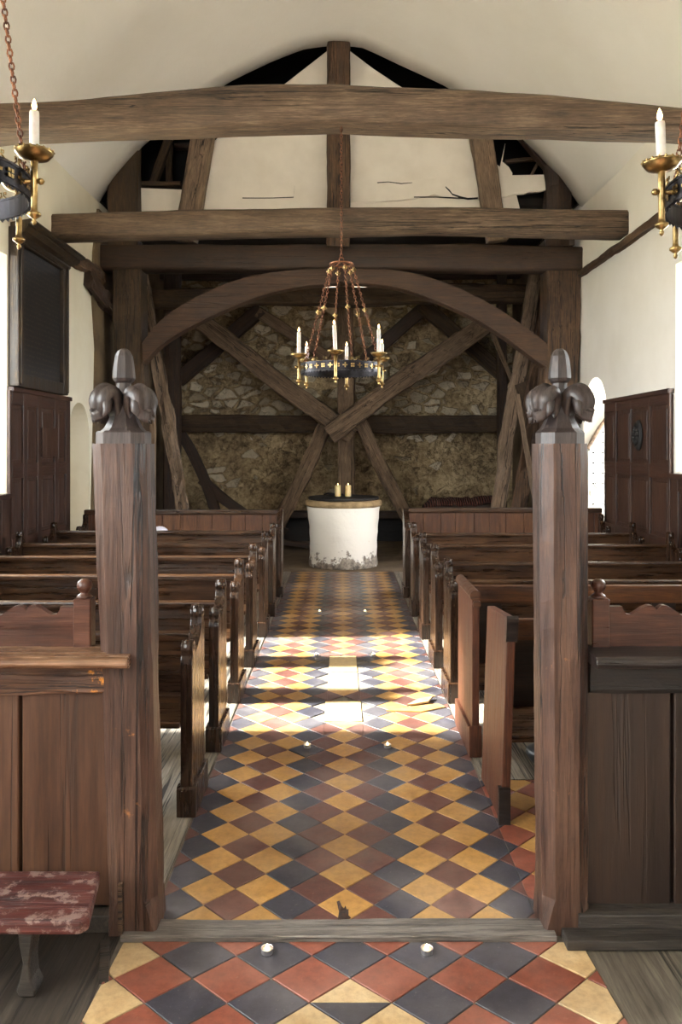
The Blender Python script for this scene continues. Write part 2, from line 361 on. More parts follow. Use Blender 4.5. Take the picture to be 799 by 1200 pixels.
# ------------------------------------------------------------------ shell
WL, WR = -3.12, 3.09; TH = .75; ZE = 4.72; YF = 10.0; YB = 13.9; Y0 = -4.2
def quad_frustum(name, side, x_in, x_out, yi, yo, zi, zo, arch=0.0):
    """splayed opening: inner rect at x_in, outer rect at x_out; arch adds a pointed head"""
    bm = bmesh.new()
    def outline(y, z):
        y0, y1 = y; z0, z1 = z
        pts = [(y0, z0), (y1, z0)]
        if arch:
            n = 8; h = arch; yc = (y0+y1)/2
            for i in range(n+1):
                t = i/n; pts.append((y1+(yc-y1)*(1-math.cos(t*math.pi/2)) if False else y1+(yc-y1)*(t**1.9), z1+h*math.sin(t*math.pi/2)**1.0))
            for i in range(n-1, -1, -1):
                t = i/n; pts.append((y0+(yc-y0)*(t**1.9), z1+h*math.sin(t*math.pi/2)))
        else: pts += [(y1, z1), (y0, z1)]
        return pts
    a = outline(yi, zi); b = outline(yo, zo); n = len(a)
    A = [bm.verts.new((x_in, *p)) for p in a]; B = [bm.verts.new((x_out, *p)) for p in b]
    bm.faces.new(A); bm.faces.new(B)
    for i in range(n): bm.faces.new((A[i], A[(i+1) % n], B[(i+1) % n], B[i]))
    bmesh.ops.recalc_face_normals(bm, faces=bm.faces)
    return mesh_obj(name, bm, WALL)
def splay(side, y, z, yo, zo):
    xi = (WL if side < 0 else WR); xo = xi+side*TH
    dx = TH
    def ext(a, b, t): return a+(b-a)*t
    k = -.02/dx; k2 = 1.02
    f = lambda i, o, t: tuple(ext(i[j], o[j], t) for j in (0, 1))
    return quad_frustum('c', side, xi-side*.02*1, xi+side*TH*k2, f(y, yo, k), f(y, yo, k2), f(z, zo, k), f(z, zo, k2))
# window openings: side, inner y, inner z, outer y, outer z
WINS = [(-1, (4.05,7.24), (1.23,3.45), (4.45,6.78), (1.55,3.75)),
        ( 1, (4.20,7.18), (1.43,3.35), (4.55,6.75), (1.75,3.45)),
        (-1, (-1.2,2.35), (1.2,3.5), (-.9,2.0), (1.45,3.6)),
        ( 1, (-3.4,-1.9), (1.4,3.2), (-3.2,-2.1), (1.6,3.3))]
def wall(name, x0, x1, mat):
    bm = bmesh.new(); box(bm, x0, x1, Y0-.5, YB+.6, -.2, ZE+.15)
    return struct(mesh_obj(name, bm, mat))
wl = wall('wall_left', WL-TH, WL, WALL_L)
wr = wall('wall_right', WR, WR+TH, WALL)
cl = [splay(*w) for w in WINS if w[0] < 0]; cr = [splay(*w) for w in WINS if w[0] > 0]
# blind niche on the left wall, doorway on the right one
cl.append(quad_frustum('c', -1, WL+.02, WL-.35, (8.87,9.63), (8.9,9.6), (-.1,1.72), (-.1,1.72), .47))
cr.append(quad_frustum('c', 1, WR-.02, WR+TH+.02, (9.02,9.9), (9.02,9.9), (.0,1.95), (.0,1.95), .56))
cut(wl, cl); cut(wr, cr)
for o in (wl, wr): struct(o)
# end wall with small high opening
bm = bmesh.new()
nx, nz = 90, 90
bw = mesh_obj('wall_end', bm, RUBBLE)
bm = bmesh.new(); box(bm, WL-TH, WR+TH, YB, YB+.6, -.2, 9.0)
bpy.data.objects.remove(bw)
bw = struct(mesh_obj('wall_end', bm, RUBBLE))
bm = bmesh.new(); box(bm, -.58, .56, YB-.1, YB+.7, 4.215, 4.63); cc = mesh_obj('c', bm, RUBBLE); cut(bw, [cc]); struct(bw)
# wall behind the camera with a broad opening
bm = bmesh.new(); box(bm, WL-TH, WR+TH, Y0-.5, Y0, -.2, 7.2); we = struct(mesh_obj('wall_back', bm, WALL))
bm = bmesh.new(); box(bm, -.62, .62, Y0-.6, Y0+.1, 1.8, 4.4); cc = mesh_obj('c', bm, WALL); cut(we, [cc]); struct(we)
# tower sides above the nave walls and tower roof
for sx, nm in ((-1, 'wall_tower_side'), (1, 'wall_tower_flank')):
    bm = bmesh.new(); xa = WL if sx < 0 else WR
    box(bm, min(xa, xa+sx*TH), max(xa, xa+sx*TH), YF-.05, YB+.3, ZE+.1, 9.0)
    struct(mesh_obj(nm, bm, SOFF))
bm = bmesh.new(); box(bm, WL-TH, WR+TH, YF-.05, YB+.6, 9.0, 9.3); struct(mesh_obj('ceiling_roof_void', bm, SOFF))
bm = bmesh.new(); box(bm, WL-.02, WR+.02, 10.3, YB+.05, 4.86, 4.96); struct(mesh_obj('ceiling_tower', bm, SOFF))
bm = bmesh.new(); box(bm, WL-.02, WR+.02, 11.3, 11.4, 4.9, 9.0); struct(mesh_obj('roof_void_dark_backing', bm, BLACK))  # added backing sheet, its black colour gives the roof gap its shade
# stained lining plaster on the left wall inside the tower
bm = bmesh.new()
pts = [(9.68,0), (YB,0), (YB,4.7), (9.9,4.7), (9.72,4.1), (9.66,3.6), (9.80,2.9), (9.74,2.0), (9.66,1.0)]
prism(bm, pts, 'x', WL-.05, WL+.03); struct(mesh_obj('wall_tower_left', bm, TOWER_P))
bm = bmesh.new(); box(bm, WR-.03, WR+.05, 10.36, YB, 0, 4.7); struct(mesh_obj('wall_tower_right', bm, TOWER_P))

# coved ceiling
prof = [(-3.20,4.66),(-3.10,4.84),(-2.92,5.12),(-2.57,5.52),(-2.05,5.97),(-1.42,6.37),(-.9,6.62),(-.49,6.78),(-.1,6.83),(.27,6.80),(.75,6.58),(1.31,6.32),(1.85,5.99),(2.33,5.63),(2.85,5.08),(3.03,4.82),(3.17,4.66)]
bm = bmesh.new(); ys = [Y0-.4+i*(YF-Y0+.4)/40 for i in range(41)]
def smooth_prof(pr, n=4):
    out = []
    for i in range(len(pr)-1):
        p0 = pr[max(i-1, 0)]; p1 = pr[i]; p2 = pr[i+1]; p3 = pr[min(i+2, len(pr)-1)]
        for k in range(n):
            t = k/n
            out.append(tuple(.5*((2*p1[j])+(-p0[j]+p2[j])*t+(2*p0[j]-5*p1[j]+4*p2[j]-p3[j])*t*t+(-p0[j]+3*p1[j]-3*p2[j]+p3[j])*t**3) for j in (0, 1)))
    out.append(pr[-1]); return out
sp = [tuple(.6*((1-k/3)*prof[i][j]+k/3*prof[i+1][j])+.4*smooth_prof(prof, 3)[i*3+k][j] for j in (0, 1)) for i in range(len(prof)-1) for k in range(3)]+[prof[-1]]
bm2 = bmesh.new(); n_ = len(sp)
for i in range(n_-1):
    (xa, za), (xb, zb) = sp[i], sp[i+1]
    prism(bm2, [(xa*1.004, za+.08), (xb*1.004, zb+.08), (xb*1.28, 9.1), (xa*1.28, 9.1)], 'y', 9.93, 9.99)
struct(mesh_obj('roof_void_leak_blocker', bm2, BLACK))  # added only to keep sky light out of the roof void
grid = []
for y in ys:
    fade = min(1, (YF-y)/1.5)
    grid.append([bm.verts.new((x, y, z+fade*.035*noise.noise(Vector((x*.9, y*.6, 1))))) for x, z in sp])
for a, b in zip(grid, grid[1:]):
    for i in range(len(sp)-1): bm.faces.new((a[i], b[i], b[i+1], a[i+1])).smooth = True
top = [[bm.verts.new((x*1.25, y, z+.35)) for x, z in sp] for y in (ys[0], ys[-1])]
for i in range(len(sp)-1):
    bm.faces.new((top[0][i], top[0][i+1], top[1][i+1], top[1][i]))
    bm.faces.new((grid[0][i], grid[0][i+1], top[0][i+1], top[0][i])); bm.faces.new((grid[-1][i], top[1][i], top[1][i+1], grid[-1][i+1]))
bmesh.ops.recalc_face_normals(bm, faces=bm.faces)
struct(mesh_obj('ceiling', bm, CEIL))

# windows: mullioned frame + glass
wn = 0
for (sd, yi, zi, yo, zo) in WINS:
    wn += 1
    xo = (WL if sd < 0 else WR)+sd*(TH-.12)
    t = (TH-.12)/TH
    y0 = yi[0]+(yo[0]-yi[0])*t; y1 = yi[1]+(yo[1]-yi[1])*t; z0 = zi[0]+(zo[0]-zi[0])*t; z1 = zi[1]+(zo[1]-zi[1])*t
    r = bpy.data.objects.new('window_%d' % wn, None); r.location = (xo, (y0+y1)/2, z0); link(r); struct(r)
    bm = bmesh.new(); c = (y0+y1)/2
    a0, a1 = y0-c, y1-c; h = z1-z0
    for (p, q, u, v) in ((a0-.02, a0+.05, -.02, h+.02), (a1-.05, a1+.02, -.02, h+.02), (a0, a1, -.02, .04), (a0, a1, h-.04, h+.02)): box(bm, -.04, .04, p, q, u, v)
    nm = 2
    for k in range(1, nm+1):
        q = a0+(a1-a0)*k/(nm+1)
        if wn == 1: q = (5.10 if k == 1 else 6.0)-c
        box(bm, -.05, .05, q-.04, q+.04, 0, h)
    mesh_obj('window_frame', bm, WALL, r)
    bm = bmesh.new(); box(bm, -.003, .003, a0+.03, a1-.03, .03, h-.03); mesh_obj('window_glass', bm, GLASS, r)
r = bpy.data.objects.new('window_5', None); r.location = (0, Y0-.25, 1.8); link(r); struct(r)
bm = bmesh.new()
for (p, q, u, v) in ((-.64,-.56,-.02,2.62), (.56,.64,-.02,2.62), (-.62,.62,-.02,.06), (-.62,.62,2.54,2.62), (-.04,.04,0,2.6)): box(bm, p, q, -.05, .05, u, v)
mesh_obj('window_frame', bm, WALL, r)
bm = bmesh.new(); box(bm, -.58, .58, -.003, .003, .05, 2.55); mesh_obj('window_glass', bm, GLASS, r)

# ------------------------------------------------------------------ floors
def clip(poly, edges):
    for (nx, ny, c) in edges:          # keep nx*x+ny*y <= c
        out = []
        for i in range(len(poly)):
            a, b = poly[i], poly[(i+1) % len(poly)]
            da = nx*a[0]+ny*a[1]-c; db = nx*b[0]+ny*b[1]-c
            if da <= 0: out.append(a)
            if (da < 0) != (db < 0) and abs(da-db) > 1e-9:
                t = da/(da-db); out.append((a[0]+(b[0]-a[0])*t, a[1]+(b[1]-a[1])*t))
        poly = out
        if len(poly) < 3: return []
    return poly
def area(p): return abs(sum(p[i][0]*p[(i+1) % len(p)][1]-p[(i+1) % len(p)][0]*p[i][1] for i in range(len(p))))/2
def inset(poly, g):
    cx = sum(p[0] for p in poly)/len(poly); cy = sum(p[1] for p in poly)/len(poly)
    out = []
    for p in poly:
        dx, dy = p[0]-cx, p[1]-cy; l = math.hypot(dx, dy)
        out.append((p[0]-dx/l*g, p[1]-dy/l*g))
    return out
def add_tile(bm, poly, mi, tilt=.0009, g=.0026, z=0.0):
    poly = inset(poly, g)
    if area(poly) < 2e-4: return
    cx = sum(p[0] for p in poly)/len(poly); cy = sum(p[1] for p in poly)/len(poly)
    sx, sy, dz = random.gauss(0, tilt*5), random.gauss(0, tilt*5), random.gauss(0, .0005)
    zt = lambda p: z+dz+(p[0]-cx)*sx+(p[1]-cy)*sy
    ins = inset(poly, .0022)
    A = [bm.verts.new((p[0], p[1], zt(p)-.012)) for p in poly]; B = [bm.verts.new((p[0], p[1], zt(p)-.0015)) for p in poly]
    D = [bm.verts.new((p[0], p[1], zt(p))) for p in ins]
    n = len(poly)
    bm.faces.new(D).material_index = mi
    for i in range(n):
        for a, b in ((A, B), (B, D)): bm.faces.new((a[i], a[(i+1) % n], b[(i+1) % n], b[i])).material_index = mi
DT = .2056; CXT = .015; VY = 2.910
SEQ = {0:0, 1:1, 2:2, 3:0, 4:1, 5:0, 6:2, 7:1, 8:0, 9:1, 10:2, 11:0, 12:1, 13:0, 14:2, 15:1}
bm = bmesh.new()
slabs = [(X(385,5.7), .118, 5.28, 5.72), (X(385,5.7), .118, 5.725, 6.17), (-.105, .127, 4.69, 5.07)]
hole = (.64, 4.86)
broken = []
for k in range(-15, 16):
    x = CXT+k*DT/2
    for n in range(-2, 40):
        y = VY+DT/2+n*DT+(DT/2 if k % 2 else 0)
        if y < 2.6 or y > 10.5: continue
        poly = [(x-DT/2, y), (x, y-DT/2), (x+DT/2, y), (x, y+DT/2)]
        main = clip(poly, [(1,0,.685), (-1,0,.66), (0,-1,-2.695), (0,1,10.36)])
        mi = SEQ[abs(k)]
        if len(main) >= 3 and area(main) > 1e-4:
            skip = False
            for (a, b, c, d) in slabs:
                if a < x < b and c < y < d: skip = True
            if skip: continue
            sl = None
            parts = [main]
            for (a, b, c, d) in slabs:
                nxt = []
                for q in parts:
                    for ed in ([(1,0,a)], [(-1,0,-b)], [(0,1,c), (-1,0,-a), (1,0,b)], [(0,-1,-d), (-1,0,-a), (1,0,b)]):
                        w = clip(q, ed)
                        if len(w) >= 3 and area(w) > 1e-4: nxt.append(w)
                parts = nxt if any(q[0] > a-DT and q[0] < b+DT and c-DT < q[1] < d+DT for q in [parts[0][0]]) else parts
            for q in parts: add_tile(bm, q, mi)
        if k > 0:
            side = clip(poly, [(-1,0,-.685), (0,-1,-2.695), (0,1,3.86), (1,0,1.62)])
            if len(side) >= 3 and area(side) > 1e-4: add_tile(bm, side, mi if mi != 1 else 4)
for (a, b, c, d) in slabs: add_tile(bm, [(a, c), (b, c), (b, d), (a, d)], 3)
struct(mesh_obj('floor_aisle', bm, [T_Y, T_R, T_B, T_S, T_R2]))
# front tiles
bm = bmesh.new(); DX, DY = .2455, .215
for r in range(-30, 4):
    y = 2.4175+r*DY/2
    for k in range(-6, 7):
        x = -.096+k*DX+(DX/2 if r % 2 else 0)
        poly = [(x-DX/2, y), (x, y-DY/2), (x+DX/2, y), (x, y+DY/2)]
        q = clip(poly, [(-1,.06,.728+.06*2.6-.0), (1,.06,.80+.06*2.6), (0,1,2.596), (0,-1,4.0)])
        if len(q) < 3 or area(q) < 2e-4: continue
        if r % 2 == 0:
            mi = 0
            if r <= -2 and (k in (0, 1)) and r == -2: mi = 1
            if r <= -4 and (r//2) % 3 == 0 and k % 3 == 0: mi = 1
        else: mi = 2
        # cream border where the pattern meets the edge
        if x-DX/2 < -.73 or x+DX/2 > .80:
            if r % 2: mi = 1
        if r == -1 and k == 0:
            a = clip(q, [(0,-1,-y)]); b = clip(q, [(0,1,y)])
            add_tile(bm, a, 1, g=.004); add_tile(bm, b, 2, g=.004); continue
        add_tile(bm, q, mi, g=.0035)
struct(mesh_obj('floor_chancel', bm, [T_R2, T_C, T_B]))
# grout beds / ground
bm = bmesh.new(); box(bm, -.76, 1.64, Y0, 3.88, -.12, -.005); box(bm, -.67, .70, 3.7, 10.4, -.12, -.0055); struct(mesh_obj('floor_bed', bm, GROUT))
# boards beside the aisle
def boards(name, x0, x1, y0, y1, w, mat, z=0.0, along='y'):
    bm = bmesh.new()
    if along == 'y':
        x = x0
        while x < x1-1e-3:
            b = min(x+w*random.uniform(.85,1.15), x1); box(bm, x+.002, b-.002, y0, y1, z-.04, z+random.uniform(-.002,.001)); x = b
    else:
        y = y0
        while y < y1-1e-3:
            b = min(y+w*random.uniform(.85,1.15), y1); box(bm, x0, x1, y+.002, b-.002, z-.04, z+random.uniform(-.002,.001)); y = b
    return struct(mesh_obj(name, bm, mat))
boards('floor_pews_left', WL, -.665, 2.7, 10.36, .21, BOARDS)
boards('floor_pews_right', .70, WR, 3.87, 10.36, .21, BOARDS)
boards('floor_front_right', 1.64, WR, 2.7, 3.87, .21, BOARDS)
boards('floor_chancel_left', WL, -.745, Y0, 2.7, .7, DKFLOOR, -.002)
boards('floor_chancel_right', .80, WR, Y0, 2.6, .36, GRFLOOR, -.002)
bm = bmesh.new(); box(bm, WL-TH, WR+TH+.0, 10.36, YB+.1, -.12, -.004); struct(mesh_obj('floor_tower', bm, STONE_FL))
bm = bmesh.new(); box(bm, WL-TH-.4, WR+TH+.4, Y0-1, YB+1, -.5, -.13); struct(mesh_obj('floor_base', bm, STONE_FL))
# threshold
o = timber('trim_1', (-.74,2.648,.002), (.72,2.648,.002), .03, .098, SILL, rough=.002, cham=.3); struct(o)
# thin edging strip on chancel left
o = timber('trim_2', (-.79,2.60,.0), (-.735,2.40,.0), .012, .03, DKFLOOR, depth_axis=(1,0,0), rough=.001); struct(o)

# lifted broken tile by the right pews
bm = bmesh.new(); prism(bm, [(.42,4.95),(.56,5.00),(.60,5.10),(.50,5.06)], 'z', .0, .010)
for v in bm.verts: v.co.z += .002+(v.co.x-.36)*.045
o = mesh_obj('broken_tile', bm, T_C); tag(o, 'lifted buff tile with a broken edge at the aisle side', 'tile')
bm = bmesh.new(); prism(bm, [(.28,4.86),(.50,4.84),(.66,4.93),(.62,4.99),(.44,4.93)], 'z', .001, .009)
o = mesh_obj('cracked_tile', bm, T_Y); tag(o, 'cracked pale tile lying in front of the lifted broken tile', 'tile')

# ------------------------------------------------------------------ roof and tower timbers
def beam_px(name, label, pts, d, face_px, t, mat, **k):
    """horizontal beam: pts = list of (x, y_top, y_bot) of its front face"""
    bm = bmesh.new(); rings = []; x0 = pts[0][0]; x1 = pts[-1][0]; n = 60; sd = len(label)*1.7
    org = P(x0, (pts[0][1]+pts[0][2])/2, d)
    def at(x):
        for a, b in zip(pts, pts[1:]):
            if a[0] <= x <= b[0]:
                u = (x-a[0])/(b[0]-a[0]); return a[1]+(b[1]-a[1])*u, a[2]+(b[2]-a[2])*u
        return pts[-1][1:]
    for i in range(n+1):
        x = x0+(x1-x0)*i/n; yt, yb = at(x); zt, zb = Z(yt, d), Z(yb, d); X_ = X(x, d)
        c = .03; r = []
        prof = [(0, zb+c), (0, (zb+zt)/2), (0, zt-c), (c, zt), (t-c, zt), (t, zt-c), (t, zb+c), (t-c, zb-.0), (t/2, zb-.004), (c*.7, zb)]
        for j, (yy, zz) in enumerate(prof):
            q = noise.noise(Vector((X_*1.6+sd, j*.8, sd)))*.016+noise.noise(Vector((X_*6, j*2.3, sd+4)))*.006
            r.append(bm.verts.new((X_-org.x, yy+q*.8, zz+q-org.z)))
        rings.append(r)
    m = 10
    for a, b in zip(rings, rings[1:]):
        for j in range(m): bm.faces.new((a[j], a[(j+1) % m], b[(j+1) % m], b[j])).smooth = True
    bm.faces.new(rings[0]); bm.faces.new(rings[-1]); bmesh.ops.recalc_face_normals(bm, faces=bm.faces)
    o = mesh_obj(name, bm, mat, loc=(org.x, d, org.z)); return tag(o, label, 'beam')
beam_px('tie_beam', 'long cambered weathered oak tie beam spanning the nave, topmost and in front of the others',
        [(-148,130,172),(0,119,155),(120,112,150),(270,98,146),(400,96,141),(520,102,146),(640,108,149),(799,124,154),(940,135,165)], 5.2, 50, .25, OAK_TIE)
beam_px('tie_beam', 'square-ended weathered oak tie beam resting on the wall plates below the gable plaster',
        [(58,250,277),(200,246,274),(400,242,270),(560,242,269),(739,246,274)], 8.35, 30, .3, OAK_TIE)
beam_px('bressummer_beam', 'dark broad oak beam carried by the two tower posts above the curved braces',
        [(106,285,314),(300,286,315),(400,285,314),(560,285,315),(684,288,316)], 9.95, 30, .34, OAK_DARK)
PW = []
def tower_post(label, x0, x1, d, ztop, mat):
    o = timber('tower_post', (X((x0+x1)/2, d), d+.2, 0), (X((x0+x1)/2, d), d+.2, ztop), (x1-x0)*d/F, .36, mat, rough=.012, cham=.12, seg=40)
    return tag(o, label, 'post')
tower_post('squared dark oak tower post beside the pale leaning plank on the niche side', 133, 166, 9.98, 3.98, OAK_TOWER)
tower_post('stout cracked oak tower post beside the arched doorway', 641, 681, 9.98, 3.98, OAK_BEAM)
# arched braces
def arch(label, upper, lower, d, t, mat):
    c = P(upper[0][0], upper[0][1], d); bm = bmesh.new()
    pts = [P(x, y, d) for x, y in upper]+[P(x, y, d) for x, y in reversed(lower)]
    # resample as strips for good shading
    n = len(upper); rings = []
    for (a, b) in zip(upper, lower):
        A = P(*a, d)-c; B = P(*b, d)-c
        rings.append([bm.verts.new((A.x, 0, A.z)), bm.verts.new((A.x, t, A.z)), bm.verts.new((B.x, t, B.z)), bm.verts.new((B.x, 0, B.z))])
    for a, b in zip(rings, rings[1:]):
        for j in range(4): bm.faces.new((a[j], a[(j+1) % 4], b[(j+1) % 4], b[j]))
    bm.faces.new(rings[0]); bm.faces.new(rings[-1]); bmesh.ops.recalc_face_normals(bm, faces=bm.faces)
    es = [e for e in bm.edges if e.calc_face_angle(0) > .8]; bmesh.ops.bevel(bm, geom=es, offset=.012, segments=2, affect='EDGES')
    o = mesh_obj('arch_brace', bm, mat, loc=c); return tag(o, label, 'brace', None)
UL = smooth_prof([(166,402),(182,381),(205,362),(235,345),(270,330),(305,321),(345,316),(400,314)]); LL = smooth_prof([(167,427),(184,408),(208,391),(240,374),(275,358),(310,345),(350,336),(400,331)])
arch('curved oak arch brace springing from the post beside the leaning plank', UL, LL, 9.96, .22, OAK_BRACE)
UR = smooth_prof([(400,314),(450,315),(490,321),(530,334),(568,352),(600,372),(628,392),(642,403)]); LR = smooth_prof([(400,331),(447,334),(480,341),(520,356),(556,373),(590,394),(620,416),(642,432)])
arch('curved oak arch brace springing from the post beside the arched doorway', UR, LR, 9.98, .22, OAK_BRACE)

# gable: plaster infill, struts
d = 10.08
def gable_panel(name, pts, y0, y1, mat):
    c = P(pts[0][0], pts[0][1], d); bm = bmesh.new()
    prism(bm, [((P(x, y, d)-c).x, (P(x, y, d)-c).z) for x, y in pts], 'y', y0-d, y1-d)
    bmesh.ops.triangulate(bm, faces=[f for f in bm.faces if len(f.verts) > 4]); bmesh.ops.recalc_face_normals(bm, faces=bm.faces)
    return mesh_obj(name, bm, mat, loc=(c.x, d, c.z))
def jag(p, q, n=8, a=1.2):
    return [(p[0]+(q[0]-p[0])*i/n+random.uniform(-a, a), p[1]+(q[1]-p[1])*i/n+random.uniform(-a, a)) for i in range(1, n)]
o = gable_panel('wall_gable', [(210,246),(236,184)]+jag((236,184),(262,153))+[(262,153),(335,97),(383,59),(410,59),(438,80),(466,99),(545,150),(558,158),(580,190),(600,206),(610,246)], 10.1, 10.18, GABLE); struct(o)
o = gable_panel('wall_gable_foot', [(163,219),(212,221),(208,246),(163,246)], 10.12, 10.2, GABLE); struct(o)
bm = bmesh.new()
o = gable_panel('limewashed_board', [(412,212)]+[(440,211),(470,213),(500,210),(560,209),(600,206),(648,205),(650,222)]+jag((650,222),(592,230),6,1)+[(592,231),(560,233),(520,232),(508,228),(500,231),(470,235),(440,237),(412,237)], 10.06, 10.1, GABLE)
tag(o, 'limewashed split board with a jagged crack low on the gable', 'board')
o = gable_panel('limewashed_board', [(592,168)]+jag((586,186),(598,200),4,1)+[(600,203),(600,210),(582,212)], 10.07, 10.1, GABLE)
tag(o, 'broken limewashed plaster flake beside the sloping strut above the split board', 'board')
def crack(name, pts, w, y):
    bm = bmesh.new()
    A = [P(x, yy-w/2*random.uniform(.4,1.2), y) for x, yy in pts]; B = [P(x, yy+w/2*random.uniform(.4,1.2), y) for x, yy in pts]
    for i in range(len(pts)-1):
        a = [A[i], A[i+1], B[i+1], B[i]]; vs = []
        for q in a: vs.append(bm.verts.new(q))
        f = bm.faces.new(vs)
    r = bmesh.ops.extrude_face_region(bm, geom=bm.faces[:])
    for v in [g for g in r['geom'] if isinstance(g, bmesh.types.BMVert)]: v.co.y += .01
    bmesh.ops.recalc_face_normals(bm, faces=bm.faces)
    return mesh_obj(name, bm, BLACK)
for j, (pts, w) in enumerate([([(522,219),(527,224),(530,228),(540,231),(548,233),(560,232)], 2.6), ([(442,214),(455,213),(470,215),(483,214)], 1.0), ([(485,231),(510,231),(540,232),(552,233)], 1.5), ([(284,232),(300,232),(320,232),(344,231),(345,218)], 1.0)]):
    o = crack('plaster_crack', pts, w, 10.055 if j < 3 else 10.095); tag(o, ['jagged dark split in the limewashed board', 'fine dark crack along the top of the limewashed board', 'dark open joint under the limewashed board', 'thin dark crack in the gable plaster on the memorial side'][j], 'crack')
ptimber('king_post', 'upright oak king post in the middle of the white gable', (396.5,290), (396.5,50), 27, 9.98, .2, OAK_BEAM, cat='post', rough=.008)
ptimber('gable_strut', 'sloping oak strut of the gable on the memorial side, with flaked plaster at its edge', (217,283), (240,148), 26, 9.98, .18, OAK_PALE, cat='strut', rough=.008)
ptimber('gable_strut', 'sloping oak strut of the gable beside the broken plaster flake', (583,283), (559,138), 24, 9.98, .18, OAK_PALE, cat='strut', rough=.008)
ptimber('gable_post', 'short squared brown oak post in the dark gap under the ceiling slope', (146,290), (146,165), 36, 10.06, .2, OAK_TOWER, cat='post')
ptimber('gable_post', 'narrow brown post end showing where ceiling and wall meet', (109,290), (109,230), 11, 10.06, .15, OAK_TOWER, cat='post')
ptimber('gable_post', 'ragged dark oak post end below the ceiling edge on the doorway side', (654,290), (650,196), 30, 10.09, .2, OAK_DARK, cat='post', rough=.03)
ptimber('rafter', 'slanting rafter seen inside the dark gap beside the short squared post', (180,215), (202,150), 9, 10.4, .1, OAK_TOWER, cat='rafter')
ptimber('rafter', 'thin upright lath inside the dark gap beside the slanting rafter', (198,216), (199,170), 7, 10.5, .08, OAK_TOWER, cat='rafter')
ptimber('rafter', 'horizontal batten along the foot of the dark gap above the white plaster strip', (163,216), (212,216), 5, 10.2, .1, OAK_TOWER, cat='rafter')
ptimber('rafter', 'horizontal pale batten in the dark roof gap beyond the broken flake', (592,190), (640,185), 4, 10.6, .08, OAK_PALE, cat='rafter')
ptimber('rafter', 'thin leaning lath crossing the dark roof gap by the ragged post end', (622,206), (632,186), 3, 10.4, .05, OAK_PALE, cat='rafter')
ptimber('rafter', 'sloping rafter under the ceiling edge on the doorway side', (606,156), (662,222), 7, 10.1, .12, OAK_DARK, cat='rafter')
ptimber('rafter', 'dark horizontal purlin deep inside the dark roof gap', (205,172), (262,172), 6, 11.0, .1, OAK_DARK, cat='rafter')
for xx, lb in ((398, 'king post'), ):
    pass
# wall plates along both walls
o = timber('wall_plate', (WR-.02, 5.0, Z(235,7.07)+.0), (WR-.02, 10.0, 3.89), .085, .07, OAK_BEAM, depth_axis=(1,0,0), rough=.01, seg=50); tag(o, 'rough dark wall plate timber running along the white wall above the arched door', 'timber')
o.location.z = 3.885
o = timber('wall_plate', (WL+.03, 8.6, 3.83), (WL+.03, 10.0, 3.83), .12, .10, OAK_BEAM, depth_axis=(1,0,0), rough=.02, seg=30); tag(o, 'broken grey wall plate timber running out behind the memorial board', 'timber')
o = timber('wall_plate', (WL+.03, 9.4, 3.70), (WL+.2, 11.4, 3.35), .2, .14, OAK_DARK, depth_axis=(1,0,0), rough=.04, seg=24); tag(o, 'blackened rotten timber end beneath the broken wall plate', 'timber')

# tower inner frame
G = None
tp = lambda *a, **k: ptimber(*a, **k)
tp('cross_brace', 'long pale oak cross brace falling from the memorial side to the middle', (222,366), (414,510), 21, 13.1, .2, OAK_X, rough=.018, bend=-.03, cat='brace')
tp('cross_brace', 'long pale oak cross brace falling from the doorway side to the middle', (574,376), (386,510), 22, 12.88, .2, OAK_X, rough=.018, bend=.03, cat='brace')
tp('tower_rail', 'brown horizontal oak rail across the rubble wall at mid height', (205,497), (590,497), 20, 13.6, .18, OAK_TOWER, rough=.012, cat='rail')
tp('tower_post', 'slender upright oak stud behind the chandelier in the middle of the tower', (405,320), (405,640), 19, 13.35, .16, OAK_X, cat='post', rough=.014)
tp('tower_brace', 'short worn brace with nail marks dropping from the crossing on the memorial side', (386,488), (322,632), 16, 13.2, .14, OAK_X, cat='brace', rough=.02)
tp('tower_brace', 'short worn brace dropping from the crossing toward the doorway side', (424,494), (490,634), 15, 13.2, .14, OAK_X, cat='brace', rough=.02)
tp('tower_brace', 'dark brace rising to the peak behind the cross, doorway side, inner arm', (500,358), (404,442), 15, 13.55, .14, OAK_DARK, cat='brace')
tp('tower_brace', 'brown brace sloping down from the peak behind the cross, doorway side, outer arm', (494,358), (598,446), 17, 13.5, .14, OAK_TOWER, cat='brace')
tp('tower_brace', 'dark brace sloping down behind the cross toward the memorial side', (306,362), (208,446), 17, 13.6, .14, OAK_DARK, cat='brace')
tp('tower_brace', 'brown brace sloping from the memorial side peak down toward the chandelier', (302,366), (385,420), 13, 13.6, .14, OAK_X, cat='brace')
tp('tower_beam', 'heavy dark horizontal tower beam passing behind the arched braces', (150,350), (640,344), 21, 12.0, .26, OAK_TOWER, cat='beam', rough=.015)
tp('tower_beam', 'black upper tower beam half hidden under the bressummer', (150,322), (650,320), 12, 13.3, .2, OAK_DARK, cat='beam')
tp('tower_sill', 'dark timber sill along the foot of the rubble wall', (190,603), (620,603), 8, 13.5, .24, OAK_DARK, cat='sill')
tp('tower_stud', 'dark broad upright stud on the memorial side of the tower', (202,318), (202,648), 18, 12.6, .24, OAK_DARK, cat='post')
tp('tower_stud', 'dark narrow upright stud at the doorway side edge of the rubble wall', (588,318), (588,648), 10, 12.8, .2, OAK_DARK, cat='post')
tp('tower_stud', 'black upright stud close behind the stout tower post', (636,318), (636,661), 22, 11.05, .16, OAK_DARK, cat='post')
tp('leaning_plank', 'crooked pale plank leaning beside the squared tower post', (163,318), (221,664), 13, 10.75, .1, OAK_PALE, cat='plank', bend=.05, rough=.025)
